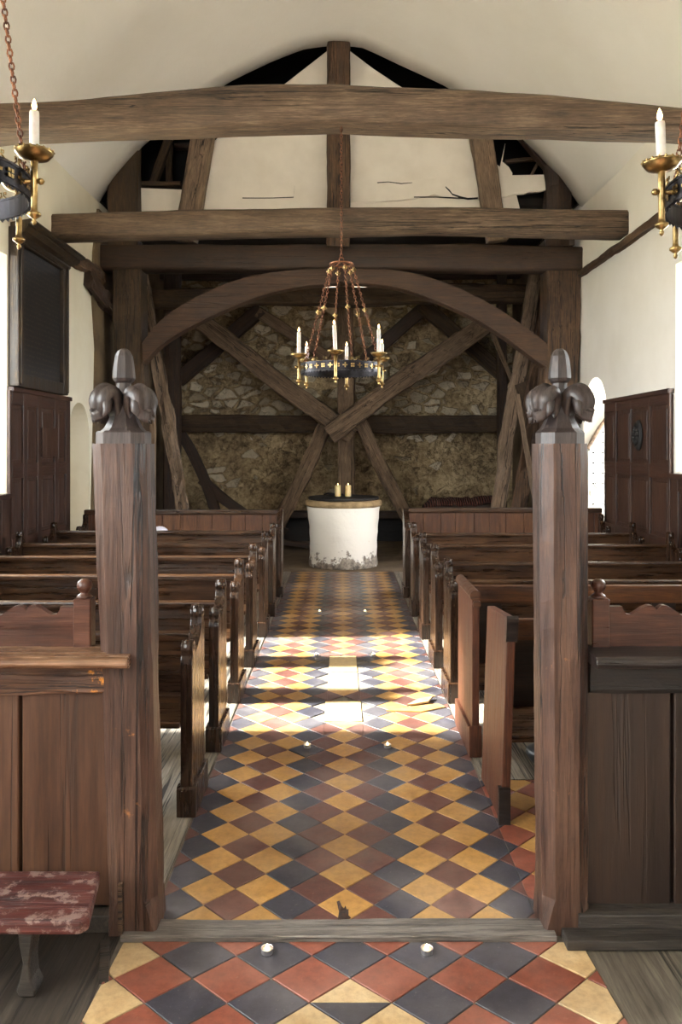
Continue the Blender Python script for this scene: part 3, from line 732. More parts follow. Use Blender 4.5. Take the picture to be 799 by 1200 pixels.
tp('leaning_plank', 'broad pale slab of timber leaning from the bressummer toward the rug', (628,318), (572,664), 15, 10.95, .12, OAK_PALE, cat='plank', rough=.015)
tp('leaning_plank', 'split grey timber leaning close beside the stout tower post', (644,330), (598,668), 17, 10.75, .14, OAK_BEAM, cat='plank', rough=.03, bend=-.03)
tp('leaning_plank', 'thin pale lath crossing in front of the leaning split timber', (606,462), (641,668), 6, 10.5, .03, OAK_PALE, cat='plank')
tp('leaning_plank', 'thin crooked stick rising behind the broad pale leaning slab', (577,390), (602,450), 5, 12.2, .04, OAK_X, cat='plank')
tp('leaning_plank', 'short brown board wedged behind the finial of the doorway-side screen post', (612,448), (640,520), 20, 10.9, .05, OAK_TOWER, cat='plank')
tp('leaning_plank', 'dark curved plank leaning in the lower corner on the memorial side', (212,508), (262,640), 12, 12.9, .1, OAK_DARK, cat='plank', bend=.1)
tp('leaning_plank', 'dark plank sloping to the floor in front of the rubble wall', (236,560), (335,625), 12, 12.9, .1, OAK_DARK, cat='plank', bend=-.1)
tp('leaning_plank', 'tan board standing behind the screen post beside the squared tower post', (175,490), (175,665), 14, 10.5, .05, OAK_X, cat='plank')
tp('leaning_plank', 'dark board lying low before the rubble wall beside the font', (215,618), (365,640), 6, 12.6, .1, OAK_DARK, cat='plank')
bm = bmesh.new(); 
o = bbox_obj('plinth_boarding', WL+.05, WR-.05, 13.76, 13.88, 0, .48, DARKWOOD); tag(o, 'blackened low boarding along the foot of the rubble wall', 'boarding')
# carpenter's marks
for j, (a, b) in enumerate([((180,424),(182,430)), ((183,430),(184.5,424)), ((186,424),(186,430)), ((188,424),(188,430))]):
    pass

# ------------------------------------------------------------------ wall panelling
def panelling(label, side, ya, yb, zt, cols, rows, mat=PANEL):
    """cols: y edges of the framed panels; rows: (z0,z1) of panels"""
    xw = WL if side < 0 else WR; s = -side
    root = empty('wall_panelling', (xw, (ya+yb)/2, 0), label, 'panelling'); c = (ya+yb)/2
    bm = bmesh.new(); box(bm, *sorted((s*.002, s*.022)), ya-c, yb-c, 0, zt-.02); mesh_obj('backing_board', bm, mat, root)
    bm = bmesh.new(); ed = [ya]+[v for p in cols for v in p]+[yb]
    for i in range(0, len(ed), 2): box(bm, *sorted((s*.012, s*.042)), ed[i]-c, ed[i+1]-c, 0, zt)
    bevel_all(bm, .004, 1); mesh_obj('stile_frame', bm, mat, root)
    bm = bmesh.new(); zz = [0]+[v for r in rows for v in r]+[zt]
    for i in range(0, len(zz), 2): box(bm, *sorted((s*.012, s*.040)), ya-c+.01, yb-c-.01, zz[i], zz[i+1])
    box(bm, *sorted((s*.0, s*.062)), ya-c-.01, yb-c+.01, zt-.01, zt+.035)
    bevel_all(bm, .004, 1); mesh_obj('rail_frame', bm, PANEL_H, root)
    for (a, b) in cols:
        for (z0, z1) in rows:
            bm = bmesh.new(); box(bm, *sorted((s*.02, s*.030)), a-c+.035, b-c-.035, z0+.035, z1-.035); bevel_all(bm, .006, 1)
            mesh_obj('raised_panel', bm, mat, root)
    return root
def yat(px, xw): return abs(xw)*F/abs(px-CX)
cr_ = [(yat(723,WR), yat(712,WR)), (yat(741.6,WR), yat(726,WR)), (yat(763,WR), yat(743.5,WR)), (yat(787,WR), yat(766,WR))]
rowsR = [(Z(612,7.6)-.0, 1.30), (1.50, 2.08)]
pr = panelling('tall oak wall panelling with a carved oval, between arched door and window', 1, 7.22, 9.0, 2.17, sorted(cr_), [(.80,1.36), (1.50,2.06)])
rr = [(a, a+.46) for a in (2.80,3.34,3.88,4.42,4.96,5.50,6.04,6.58)]
panelling('low oak wall panelling under the window sill on the doorway side', 1, 2.75, 7.2, 1.38, rr, [(.62,1.25)])
lc = [(yat(5,WL), yat(24,WL)), (yat(26,WL), yat(41,WL)), (yat(43,WL), yat(61,WL)), (yat(63,WL), yat(74,WL))]
pl = panelling('tall dark oak wall panelling beneath the black memorial board', -1, 7.26, 8.82, 2.19, [(a+.03, b-.03) if b-a > .2 else (a, b) for a, b in lc if True][0:], [(.80,1.36), (1.50,2.06)])
panelling('low dark oak wall panelling under the window sill on the memorial side', -1, 2.75, 7.24, 1.19, rr, [(.55,1.06)])
# extra square board fixed to the left panelling
o = bbox_obj('patch_board', WL+.03, WL+.062, yat(43,WL), yat(61,WL), 1.56, 1.86, PANEL, bev=.004); tag(o, 'small square patch board fixed on the memorial-side panelling', 'board')
# carved oval
bm = bmesh.new(); lathe(bm, [(.0,.035),(.05,.033),(.07,.022),(.085,.03),(.1,.028),(.115,.01),(.12,0)], n=28)
for k in range(10):
    a = k*math.pi/5; lathe(bm, [(.001,.05),(.014,.045),(.02,.03),(.02,.02)], c=(.055*math.cos(a), .055*math.sin(a), 0), n=8, cap=False)
o = mesh_obj('carved_oval', bm, DARKWOOD, smooth=True); o.rotation_euler = (0, -math.pi/2, 0); o.scale = (1.35,.95,1); o.location = (WR-.035, yat(752,WR), 1.78)
tag(o, 'dark carved oval medallion mounted on the tall panelling', 'carving')

# memorial board
mb = empty('memorial_board', (WL, 7.93, 2.23), 'tall black painted memorial board in a dark moulded frame on the cream wall', 'board')
y0, y1 = 7.27-7.93, 8.60-7.93; h = 1.50
bm = bmesh.new(); box(bm, .005, .05, y0+.1, y1-.1, .08, h-.08); mesh_obj('painted_board', bm, BOARD, mb)
bm = bmesh.new()
for (a, b, c, e, x) in ((y0, y0+.13, 0, h, .10), (y1-.13, y1, 0, h, .10), (y0+.12, y1-.12, 0, .13, .09), (y0+.12, y1-.12, h-.14, h, .09), (y0+.03, y0+.06, .02, h, .12), (y1-.06, y1-.03, .02, h, .12)): box(bm, 0, x, a, b, c, e)
bevel_all(bm, .012, 2); mesh_obj('moulded_frame', bm, FRAME, mb)
bm = bmesh.new(); cp = [(0,0),(.10,0),(.12,.03),(.12,.05),(.17,.07),(.21,.11),(.21,.13),(.26,.14),(.26,.17),(0,.17)]
A = []; ya, yb = y0, y1
r0 = [bm.verts.new((x, ya-x*.5+.05, z+h-.12)) for x, z in cp]; r1 = [bm.verts.new((x, yb+x*.5-.05, z+h-.12)) for x, z in cp]
for i in range(len(cp)): bm.faces.new((r0[i], r0[(i+1) % len(cp)], r1[(i+1) % len(cp)], r1[i]))
bm.faces.new(r0); bm.faces.new(r1); bmesh.ops.recalc_face_normals(bm, faces=bm.faces)
mesh_obj('cornice', bm, FRAME, mb)

# door leaf standing open in the doorway
dr = bpy.data.objects.new('door_1', None); dr.location = (WR+.03, 9.84, .06); link(dr); struct(dr)
pts = [(0,0),(.70,0),(.70,1.75)]+[(.70-.70*(i/10)**1.0*.0-.70*(1-math.cos(i/10*math.pi/2)), 1.75+.60*math.sin(i/10*math.pi/2)) for i in range(1,10)]+[(.0,2.35)]
hd = lambda x: 1.55+.65*math.sin(min(1, x/.62)*math.pi/2)**.9
pts = [(0,0),(.66,0)]+[(.66*(1-i/12), hd(.66*(1-i/12))) for i in range(13)]
bm = bmesh.new(); prism(bm, pts, 'y', -.03, .03); bmesh.ops.recalc_face_normals(bm, faces=bm.faces); mesh_obj('door_leaf', bm, DOOR, dr)
bm = bmesh.new()
for z in (.35,.98,1.55): box(bm, 0.02, .66, -.05, -.025, z, z+.09)
mesh_obj('ledge', bm, DOOR, dr)
bm = bmesh.new()
for x in (.06,.18,.30,.42,.54):
    z = .1
    while z < hd(x)-.06: lathe(bm, [(.001,.0),(.010,.0),(.012,.010),(.001,.018)], c=(0,0,0), n=6) if False else box(bm, x-.009, x+.009, -.045, -.028, z-.009, z+.009); z += .13
mesh_obj('stud', bm, IRON, dr)['kind'] = 'stuff'
bm = bmesh.new(); tube(bm, [(.1+.035*math.cos(a*math.pi/6), -.07, 1.12+.035*math.sin(a*math.pi/6)) for a in range(12)], .006, 6, closed=True); mesh_obj('ring_handle', bm, IRON, dr)
# arched door frame member behind leaf
pa = [(WR+.01+.02*i, 9.86, .0) for i in range(2)]
bm = bmesh.new(); tube(bm, [(WR+.02+.62*(i/14), 9.79, .06+hd(.62*i/14)+.03) for i in range(15)], .028, 8)
o = struct(mesh_obj('trim_3', bm, OAK_PALE))
# outside: unseen light gravel ground, its colour greyed to keep bounced light neutral
bm = bmesh.new(); box(bm, -40, WL-TH-.1, -30, 40, -.6, -.25); box(bm, WR+TH+.1, 40, -30, 40, -.6, -.25); struct(mesh_obj('ground', bm, GRAVEL))

# ------------------------------------------------------------------ screen posts
def octa(bm, secs, mi=0):
    """secs: list of (cx, cy, half width, half depth, chamfer, z)"""
    rings = []
    for (cx, cy, a, b, c, z) in secs:
        rings.append([bm.verts.new((cx+x, cy+y, z)) for x, y in ((-a+c,-b),(a-c,-b),(a,-b+c),(a,b-c),(a-c,b),(-a+c,b),(-a,b-c),(-a,-b+c))])
    for p, q in zip(rings, rings[1:]):
        for j in range(8): bm.faces.new((p[j], p[(j+1) % 8], q[(j+1) % 8], q[j])).material_index = mi
    bm.faces.new(rings[0]).material_index = mi; bm.faces.new(rings[-1]).material_index = mi
    bmesh.ops.recalc_face_normals(bm, faces=bm.faces)
def screen_post(label, xb, xt, hb, ht, cant):
    """xb, xt: centre x at foot and top"""
    yc = 2.705; root = empty('screen_post', (xb, yc, 0), label, 'post')
    ht_z = 1.665
    # shaft, built along local x so grain runs up
    bm = bmesh.new(); n = 70; rings = []
    for i in range(n+1):
        s = i/n; z = s*ht_z; cx = (xt-xb)*s; a = hb+(ht-hb)*s; sd = xb*10
        c = .038
        if z < .10: c = .038*z/.10*.7+.005
        pr_ = [(-a+c,-a),(0,-a),(a-c,-a),(a,-a+c),(a,0),(a,a-c),(a-c,a),(0,a),(-a+c,a),(-a,a-c),(-a,0),(-a,-a+c)]
        r = []
        for j, (x, y) in enumerate(pr_):
            q = noise.noise(Vector((z*3+sd, j*1.3, 0)))*.005+noise.noise(Vector((z*14, j*2, sd)))*.0025
            l = math.hypot(x, y); r.append(bm.verts.new((z, cx+x+q*x/l, y+q*y/l)))
        rings.append(r)
    for p, q in zip(rings, rings[1:]):
        for j in range(12): bm.faces.new((p[j], p[(j+1) % 12], q[(j+1) % 12], q[j]))
    bm.faces.new(rings[0]); bm.faces.new(rings[-1]); bmesh.ops.recalc_face_normals(bm, faces=bm.faces)
    sh = mesh_obj('shaft', bm, OAK_POST, root)
    sh.matrix_local = Matrix(((0,1,0,0),(0,0,1,0),(1,0,0,0),(0,0,0,1)))
    ox = xt-xb
    bm = bmesh.new(); a = ht-.008; octa(bm, [(ox,0,a,a,.038,ht_z-.002),(ox,0,a,a,.038,ht_z+.038),(ox,0,a-.006,a-.006,.036,ht_z+.044)]); mesh_obj('cap_block', bm, FINIAL, root)
    # finial stem
    z0 = ht_z+.042; bm = bmesh.new()
    S = [(.074,.0),(.062,.012),(.050,.035),(.040,.065),(.032,.10),(.026,.135),(.023,.16),(.023,.168),(.031,.175),(.036,.185),(.035,.205),(.032,.235),(.028,.262),(.020,.28),(.010,.288)]
    octa(bm, [(ox,0,r,r,r*.586*.98,z0+z) for r, z in S])
    mesh_obj('finial_stem', bm, FINIAL, root)
    # crockets: curled leaves on the diagonals
    for k in range(4):
        ang = [.62, math.pi-.62, math.pi+.62, -.62][k]+cant; bm = bmesh.new()
        path = [(.022,.060),(.030,.105),(.044,.142),(.066,.156),(.088,.148),(.100,.124),(.098,.100),(.100,.082),(.122,.070)]
        wd = [.018,.034,.047,.052,.053,.051,.044,.030,.008]
        path = smooth_prof(path, 3); wd = [v[0] for v in smooth_prof([(w, 0) for w in wd], 3)]
        rings = []; N = len(path)
        for i, (r, z) in enumerate(path):
            r2, z2 = path[min(i+1, N-1)]; r1, z1 = path[max(i-1, 0)]; tx, tz = r2-r1, z2-z1; l = math.hypot(tx, tz); nx_, nz_ = -tz/l, tx/l
            w = wd[i]; ring = []
            for j in range(13):
                u = -1+2*j/12; lob = .011*math.cos(u*math.pi*3)*min(1, w/.03)     # ridged lobes
                off = .012*(1-u*u)+lob
                ring.append(bm.verts.new((r+nx_*off-.006*abs(u), u*w, z+nz_*off-.012*u*u)))
            for j in range(12, -1, -1):
                u = -1+2*j/12; ring.append(bm.verts.new((r-nx_*.020, u*w*.9, z-nz_*.020-.012*u*u)))
            rings.append(ring)
        m = 26
        for p, q in zip(rings, rings[1:]):
            for j in range(m): bm.faces.new((p[j], p[(j+1) % m], q[(j+1) % m], q[j])).smooth = True
        bm.faces.new(rings[0]); bm.faces.new(rings[-1])
        # little hanging side tips
        for sgn in (-1, 1):
            tube(bm, [(.070, sgn*.028, .128), (.084, sgn*.038, .104), (.086, sgn*.040, .080), (.100, sgn*.042, .062)], [.014,.018,.014,.003], 8)
        bmesh.ops.recalc_face_normals(bm, faces=bm.faces)
        bmesh.ops.rotate(bm, verts=bm.verts, cent=(0,0,0), matrix=Matrix.Rotation(ang, 3, 'Z')); bmesh.ops.translate(bm, verts=bm.verts, vec=(ox, 0, z0-.012))
        mesh_obj('crocket_leaf', bm, FINIAL, root)
    return root
screen_post('carved screen post with curled-leaf finial, leaning, beside the red stool', X(157,2.65), X(140,2.65), .082, .092, .15)
screen_post('upright screen post with a tall curled-leaf finial, nearest the arched door', X(663,2.65), X(661,2.65), .080, .083, -.1)
o = bbox_obj('timber_peg', X(140,2.6)-.006, X(140,2.6)+.010, 2.598, 2.615, .02, .19, OAK_BEAM, bev=.003); tag(o, 'short thin batten nailed to the foot of the leaning screen post', 'batten')

# ------------------------------------------------------------------ screen fronts (desk panels either side of the posts)
def crest_outline(x0, x1, zt, zb, first):
    """scrolled top edge, x increasing away from the post"""
    pts = [(x0, zb), (x0, zt)]
    x = first; 
    def blk(x):
        return [(x, zt), (x+.004, zt-.014), (x+.014, zt-.026), (x+.030, zt-.028), (x+.050, zt-.018), (x+.070, zt-.004), (x+.090, zt+.004), (x+.104, zt+.004), (x+.114, zt-.004), (x+.120, zt-.012),
                (x+.126, zt-.004), (x+.138, zt+.004), (x+.152, zt+.004), (x+.170, zt-.004), (x+.190, zt-.018), (x+.206, zt-.030), (x+.218, zt-.030), (x+.226, zt-.020), (x+.228, zt-.006), (x+.234, zt), (x+.240, zt)]
    while x+.25 < x1:
        pts += blk(x); x += .24+.20
    pts += [(x1, zt), (x1, zb)]
    return pts
def screen_front(side, label, mats):
    pan, ledge, rail, crest, plin = mats; s = side
    xa = .80 if s > 0 else .76; xb = 3.07
    root = empty('pew_desk', (s*xa, 2.70, 0), label, 'screen')
    mx = lambda a, b: sorted((s*(a-xa), s*(b-xa)))
    # vertical boards with dark gap between
    edges = ([xa, 1.142, 1.60, 2.02, 2.5, 3.07] if s > 0 else [xa, 1.108, 1.44, 1.90, 2.4, 3.07])
    for i in range(len(edges)-1):
        bm = bmesh.new(); a, b = edges[i], edges[i+1]; x0, x1 = mx(a+.007, b-.006); box(bm, x0, x1, -.02, .015, .07, .83)
        bevel_all(bm, .004, 1); mesh_obj('panel_board', bm, pan, root)
    bm = bmesh.new(); box(bm, *mx(xa, xb), .014, .03, .05, .95); mesh_obj('backing_board', bm, DARKWOOD, root)
    # rail
    x0, x1 = mx(xa-.02 if s < 0 else xa+.05, xb); o = timber('rail', (x0, -.02, .857), (x1, -.02, .857), .105, .06, rail, rough=.007, cham=.35, parent=root, seg=60)
    # ledge with rounded nose
    bm = bmesh.new(); pr_ = [(.02,.915),(-.10,.912),(-.125,.918),(-.135,.932),(-.130,.946),(-.112,.955),(.02,.962)]
    x0, x1 = mx(xa-.05 if s < 0 else xa+.045, xb); prism(bm, pr_, 'x', x0, x1); bmesh.ops.recalc_face_normals(bm, faces=bm.faces)
    bevel_all(bm, .003, 1); mesh_obj('ledge', bm, ledge, root)
    # crest
    xs = .925; bm = bmesh.new(); o1 = crest_outline(xs, xb, 1.098, .955, .977); o1 = [(s*(x-xa), z) for x, z in o1]
    tp_ = o1[1:-1]; rr_ = [[bm.verts.new(q) for q in ((x, 0, .955), (x, 0, z), (x, .028, z), (x, .028, .955))] for x, z in tp_]
    for p, q in zip(rr_, rr_[1:]):
        if (p[0].co-q[0].co).length < 1e-6: continue
        for j in range(4): bm.faces.new((p[j], p[(j+1) % 4], q[(j+1) % 4], q[j]))
    bm.faces.new(rr_[0]); bm.faces.new(rr_[-1]); bmesh.ops.recalc_face_normals(bm, faces=bm.faces)
    mesh_obj('crest_board', bm, crest, root)
    # stile and ball
    bm = bmesh.new(); x0, x1 = mx(.868, .93); box(bm, x0, x1, -.012, .045, .955, 1.127); bevel_all(bm, .004, 1); mesh_obj('stile', bm, crest, root)
    bm = bmesh.new(); lathe(bm, [(.024,0),(.027,.004),(.022,.010),(.013,.016),(.013,.020),(.022,.028),(.0265,.042),(.023,.056),(.012,.064),(.0001,.066)], c=(s*(.898-xa), .016, 1.127), n=20); mesh_obj('ball_knob', bm, crest, root)
    # plinth
    if s > 0:
        for (a, b, y0, y1, z0, z1) in ((.74, 3.07, -.155, -.08, 0, .034), (.80, 3.07, -.085, .03, 0, .078)):
            bm = bmesh.new(); x0, x1 = mx(a, b); box(bm, x0, x1, y0, y1, z0, z1); bevel_all(bm, .006, 2); mesh_obj('plinth', bm, plin, root)
    else:
        bm = bmesh.new(); x0, x1 = mx(xa, xb); box(bm, x0, x1, -.06, .03, 0, .06); bevel_all(bm, .006, 2); mesh_obj('plinth', bm, DKFLOOR, root)
    return root
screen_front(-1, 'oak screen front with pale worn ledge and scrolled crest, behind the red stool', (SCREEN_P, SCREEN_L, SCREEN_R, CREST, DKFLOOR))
screen_front(1, 'oak screen front coloured as in shade, with black ledge and scrolled crest, beside the upright post', (SCREEN_PD, SCREEN_LD, DARKWOOD, CREST, PLINTH))

# red stool / low form
st = empty('low_bench', (-1.25, 2.42, 0), 'low bench with flaking dark red paint in front of the screen', 'bench')
bm = bmesh.new(); prism(bm, [(-.75,-.13),(.48,-.135),(.50,-.11),(.455,.14),(-.75,.14)], 'z', .215, .258); bevel_all(bm, .010, 2); mesh_obj('seat', bm, RED_PAINT, st)
for yy in (-.05,):
    for xx in (.30, -.55):
        bm = bmesh.new(); pts = [(-.03,0),(.045,0),(.05,.02),(.028,.05),(.022,.10),(.034,.16),(.05,.216),(-.04,.216),(-.032,.16),(-.012,.10),(-.028,.05),(-.045,.02)]
        pts = [(x*.62, z) for x, z in pts]; prism(bm, pts, 'y', -.09, -.02)
        bmesh.ops.translate(bm, verts=bm.verts, vec=(xx, 0, 0)); bmesh.ops.recalc_face_normals(bm, faces=bm.faces); bevel_all(bm, .005, 1)
        mesh_obj('leg', bm, PLINTH, st)

# ------------------------------------------------------------------ pews
def arc(cx, cz, r, a0, a1, n=7): return [(cx+r*math.cos(math.radians(a0+(a1-a0)*i/n)), cz+r*math.sin(math.radians(a0+(a1-a0)*i/n))) for i in range(n+1)]
def knob_profile(W, zs, dz=0):
    """y from 0 (front) to W (back): low knob at the front, high knob at the back"""
    p = [(.0,0),(W,0),(W,.80+dz)]
    p += arc(W-.045, .862+dz, .036, -50, 210, 9)                 # high ball
    p += [(W-.078,.83+dz),(W-.085,.805+dz),(W-.105,.78+dz),(W-.14,.755+dz),(W-.18,.735+dz)]
    p += [(.075,.722+dz)]+arc(.040, .748+dz, .034, -35, 215, 9)[0:]           # low ball
    p += [(.012,.715+dz),(.004,.70+dz),(.0,.68+dz)]
    return p
def pew(side, y0, style, back_z, label, depth=.31, wall=True, zs=0):
    s = side; xi = .655 if s < 0 else .692
    root = empty('pew', (s*xi, y0, 0), label, 'pew', 'pews in rows on either side of the tiled aisle')
    Lp = 2.30
    def sx(a, b): return sorted((s*a, s*b))
    mv = PEW_RED if style in ('plain', 'roll') else PEW_V
    # aisle end
    def end(at, th, nm):
        if style == 'plain':
            bm = bmesh.new(); pr_ = [(0,0),(depth,0),(depth,.862),(0,.905)]; prism(bm, pr_, 'x', *sx(at+.006, at+th)); 
            for v in bm.verts: v.co.x += s*.035*v.co.z
            bevel_all(bm, .006, 2); e = mesh_obj(nm, bm, mv, root)
            bm = bmesh.new(); prism(bm, [(-.004,.80),(.02,.79),(.02,.90),(0,.912),(-.008,.90)], 'x', *sx(at+.002, at+th+.008))
            for v in bm.verts: v.co.x += s*.035*v.co.z
            mesh_obj('end_facing', bm, PEW_DARK, root)
            bm = bmesh.new(); box(bm, *sx(at-.002, at+th+.003), -.012, .02, 0, .16); mesh_obj('plinth', bm, PEW_DARK, root); return
        if style == 'roll':
            bm = bmesh.new(); prism(bm, [(0,0),(depth,0),(depth,.84),(0,.84)], 'x', *sx(at+.006, at+th)); bevel_all(bm, .006, 2); mesh_obj(nm, bm, mv, root)
            bm = bmesh.new(); tube(bm, [(s*(at+th/2), -.012, .862), (s*(at+th/2), depth+.01, .862)], .030, 12); tube(bm, [(s*(at+th/2+.008), -.014, .815), (s*(at+th/2+.008), .03, .815)], .022, 10); mesh_obj('rolled_cap', bm, PEW_GOLD, root)
            bm = bmesh.new(); prism(bm, [(-.012,0),(depth+.01,0),(depth+.01,.15),(.03,.15),(-.012,.17)], 'x', *sx(at-.012, at+th+.012)); bevel_all(bm, .006, 2); mesh_obj('plinth', bm, mv, root); return
        if style == 'tall':
            bm = bmesh.new(); prism(bm, [(0,0),(depth,0),(depth,.955),(depth-.07,.965),(depth-.09,.93),(.12,.86),(.07,.80),(.06,.77),(.02,.77),(0,.74)], 'x', *sx(at+.008, at+th-.008)); bevel_all(bm, .01, 2); mesh_obj(nm, bm, mv, root)
            bm = bmesh.new(); prism(bm, [(-.012,0),(depth+.01,0),(depth+.01,.12),(-.012,.12)], 'x', *sx(at-.008, at+th+.008)); bevel_all(bm, .006, 2); mesh_obj('plinth', bm, mv, root); return
        bm = bmesh.new(); prism(bm, knob_profile(depth, zs), 'x', *sx(at+.012, at+th-.012))
        bevel_all(bm, .009, 2)
        for (yy, zz, r) in ((.040, .748, .037), (depth-.045, .862, .040)):
            bmesh.ops.create_uvsphere(bm, u_segments=14, v_segments=9, radius=r, matrix=Matrix.Translation((s*(at+th/2), yy, zz)) @ Matrix.Diagonal((.85,1,1,1)))
        mesh_obj(nm, bm, mv, root, smooth=False)
        bm = bmesh.new(); prism(bm, [(-.012,0),(depth+.01,0),(depth+.01,.135),(.0,.135),(-.012,.125)], 'x', *sx(at-.004, at+th+.004)); bevel_all(bm, .005, 2); mesh_obj('plinth', bm, mv, root)
    th = .045 if style in ('plain', 'roll') else .078
    end(0, th, 'end_panel')
    old = style
    if wall:
        if style in ('plain', 'roll'): style_ = style
        style = 'knob' if old != 'tall' else 'tall'
        def endw():
            bm = bmesh.new(); prism(bm, knob_profile(.31, 0), 'x', *sx(Lp-.075, Lp-.02)); bevel_all(bm, .009, 2)
            for (yy, zz, r) in ((.040, .748, .037), (.265, .862, .040)):
                bmesh.ops.create_uvsphere(bm, u_segments=12, v_segments=8, radius=r, matrix=Matrix.Translation((s*(Lp-.047), yy, zz)) @ Matrix.Diagonal((.8,1,1,1)))
            mesh_obj('wall_end_panel', bm, mv, root)
        endw()
        style = old
    xa, xb = th-.01, Lp-.03; yb = depth-.035
    hm = PEW_GOLD if style in ('plain', 'roll') else PEW_H
    # back: top rail, board, lower rail
    def hb(nm, y0_, y1_, z0, z1, m, bev=.006, x0=xa, x1=xb):
        a, b = sx(x0, x1); c = ((a+b)/2, (y0_+y1_)/2, (z0+z1)/2); bm = bmesh.new(); box(bm, a-c[0], b-c[0], y0_-c[1], y1_-c[1], z0-c[2], z1-c[2]); bevel_all(bm, bev, 2); return mesh_obj(nm, bm, m, root, loc=c)
    if style == 'tall':
        hb('top_rail', yb-.03, yb+.035, back_z-.055, back_z, hm, .012)
        a = xa
        bm = bmesh.new(); random.seed(int(y0*10))
        while a < xb-.01:
            b = min(a+random.uniform(.16,.22), xb); q = sx(a+.002, b-.002); box(bm, q[0], q[1], yb-.008, yb+.012, .42, back_z-.05); a = b
        bevel_all(bm, .003, 1); mesh_obj('back_boards', bm, PEW_B, root)
        hb('lower_rail', yb-.015, yb+.02, .36, .45, hm)
    elif style in ('plain', 'roll'):
        hb('top_rail', yb-.018, yb+.022, back_z-.105, back_z, hm, .008)
        for xx in (.12, 1.15, 2.1): hb('back_stile', yb-.012, yb+.014, .34, back_z-.08, PEW_DARK, .004, xx, xx+.14)
    else:
        hb('top_rail', yb-.030, yb+.035, back_z-.030 if s > 0 else back_z-.038, back_z, hm, .010)
        hb('back_board', yb-.004, yb+.014, .44, back_z-.03, PEW_DARK if style == 'dark' else PEW_H)
        hb('lower_rail', yb-.016, yb+.022, .36, .46, PEW_H)
    sz = .425 if style not in ('plain', 'roll') else .375
    hb('seat', -.005 if style not in ('plain', 'roll') else .03, yb-.01, sz-.032, sz, PEW_H, .008)
    for xx in (1.05,): hb('seat_support', .04, yb-.03, 0, sz-.03, PEW_DARK, .004, xx, xx+.04)
    return root
LY = [3.475, 4.218, 5.02, 5.84, 6.77, 7.60, 8.58]; LZ = [.763,.766,.788,.80,.788,.812,.948]
RY = [3.41, 4.15, 5.02, 5.82, 6.70, 7.60, 8.55]; RZ = [.806,.836,.745,.755,.784,.785,.97]
nth = ['first', 'second', 'third', 'fourth', 'fifth', 'sixth']
for i in range(7):
    side = 'on the memorial-board side'
    lab = ('dark oak pew with ball-topped end, %s row back from the leaning screen post' % nth[i]) if i < 6 else 'tall boarded-back pew at the far end of the memorial-side rows'
    pew(-1, LY[i], 'knob' if i < 6 else 'tall', LZ[i], lab, .30 if i else .31)
lr = ['plain square-ended reddish pew with open back, nearest the upright screen post', 'reddish pew with rolled-top end and open back, second on the doorway side',
      'dark oak pew with ball-topped end just behind the rolled-top pew', 'dark oak ball-topped pew, fourth row back on the doorway side', 'dark oak ball-topped pew, fifth row back on the doorway side',
      'dark oak ball-topped pew, sixth row back on the doorway side', 'tall boarded-back pew at the far end of the doorway-side rows, before the rug']
for i in range(7):
    pew(1, RY[i], ['plain', 'roll', 'knob', 'knob', 'knob', 'knob', 'tall'][i], RZ[i], lr[i], [.47,.5,.34,.32,.32,.32,.32][i])

# items on / under pews
bm = bmesh.new(); lathe(bm, [(.085,0),(.09,.01),(.088,.05),(.07,.09),(.04,.112),(.0001,.12)], n=20, sy=.8)
prism(bm, [(.06,-.03),(.12,-.045),(.13,0),(.12,.045),(.06,.03)], 'z', .002, .008)
o = mesh_obj('cap', bm, CAP, loc=(X(187,8.7), 8.60, .0)); tag(o, 'blue and white rounded cap on the seat of the tall boarded-back pew', 'cap'); o.scale = (1.25,1,1.0); o.location = (X(187,8.72), 8.70, .426)
CAPZ = .426
# raise: an added plain box carries it to rail height
bk = bbox_obj('prop_box', X(187,8.72)-.12, X(187,8.72)+.12, 8.64, 8.78, .426, .655, LEATHER, bev=.008); tag(bk, 'black box on the tall pew seat carrying the blue and white cap', 'box'); o.location.z = .6555
bm = bmesh.new(); lathe(bm, [(.075,0),(.10,.006),(.135,.05),(.158,.085),(.150,.105),(.12,.115),(.0001,.12)], n=24, sy=.7)
o = mesh_obj('hassock', bm, LEATHER, smooth=True, loc=(X(619,3.9)+.165, 3.99, 0)); tag(o, 'black rounded kneeling hassock on the floor under the square-ended pew', 'hassock')

# chest + rug in the tower
o = bbox_obj('wooden_chest', X(505,11.8), X(590,11.8), 11.7, 12.1, 0, .80, OAK_DARK, bev=.01); tag(o, 'dark chest standing under the heaped rug', 'chest')
bm = bmesh.new(); nx_, ny_ = 50, 14; g = []
x0, x1 = X(497,11.8), X(583,11.8)
for j in range(ny_+1):
    row = []
    for i in range(nx_+1):
        u = i/nx_; v = j/ny_; z = .80+.09*(1-(2*v-1)**4)*(.75+.5*noise.noise(Vector((u*4, v*2, 5))))+.05*max(0, 1-abs(u-.9)*4)+.03*noise.noise(Vector((u*14, v*5, 1)))+.01
        if u < .12: z -= (.12-u)*.9
        row.append(bm.verts.new((x0+(x1-x0)*u, 11.66+.5*v, z)))
    g.append(row)
for a, b in zip(g, g[1:]):
    for i in range(nx_): bm.faces.new((a[i], a[i+1], b[i+1], b[i])).smooth = True
r = bmesh.ops.extrude_face_region(bm, geom=bm.faces[:]);
for v in [q for q in r['geom'] if isinstance(q, bmesh.types.BMVert)]: v.co.z -= .03
bmesh.ops.recalc_face_normals(bm, faces=bm.faces)
o = mesh_obj('rug', bm, RUG); tag(o, 'dark red ribbed rug heaped in front of the rubble wall', 'rug')

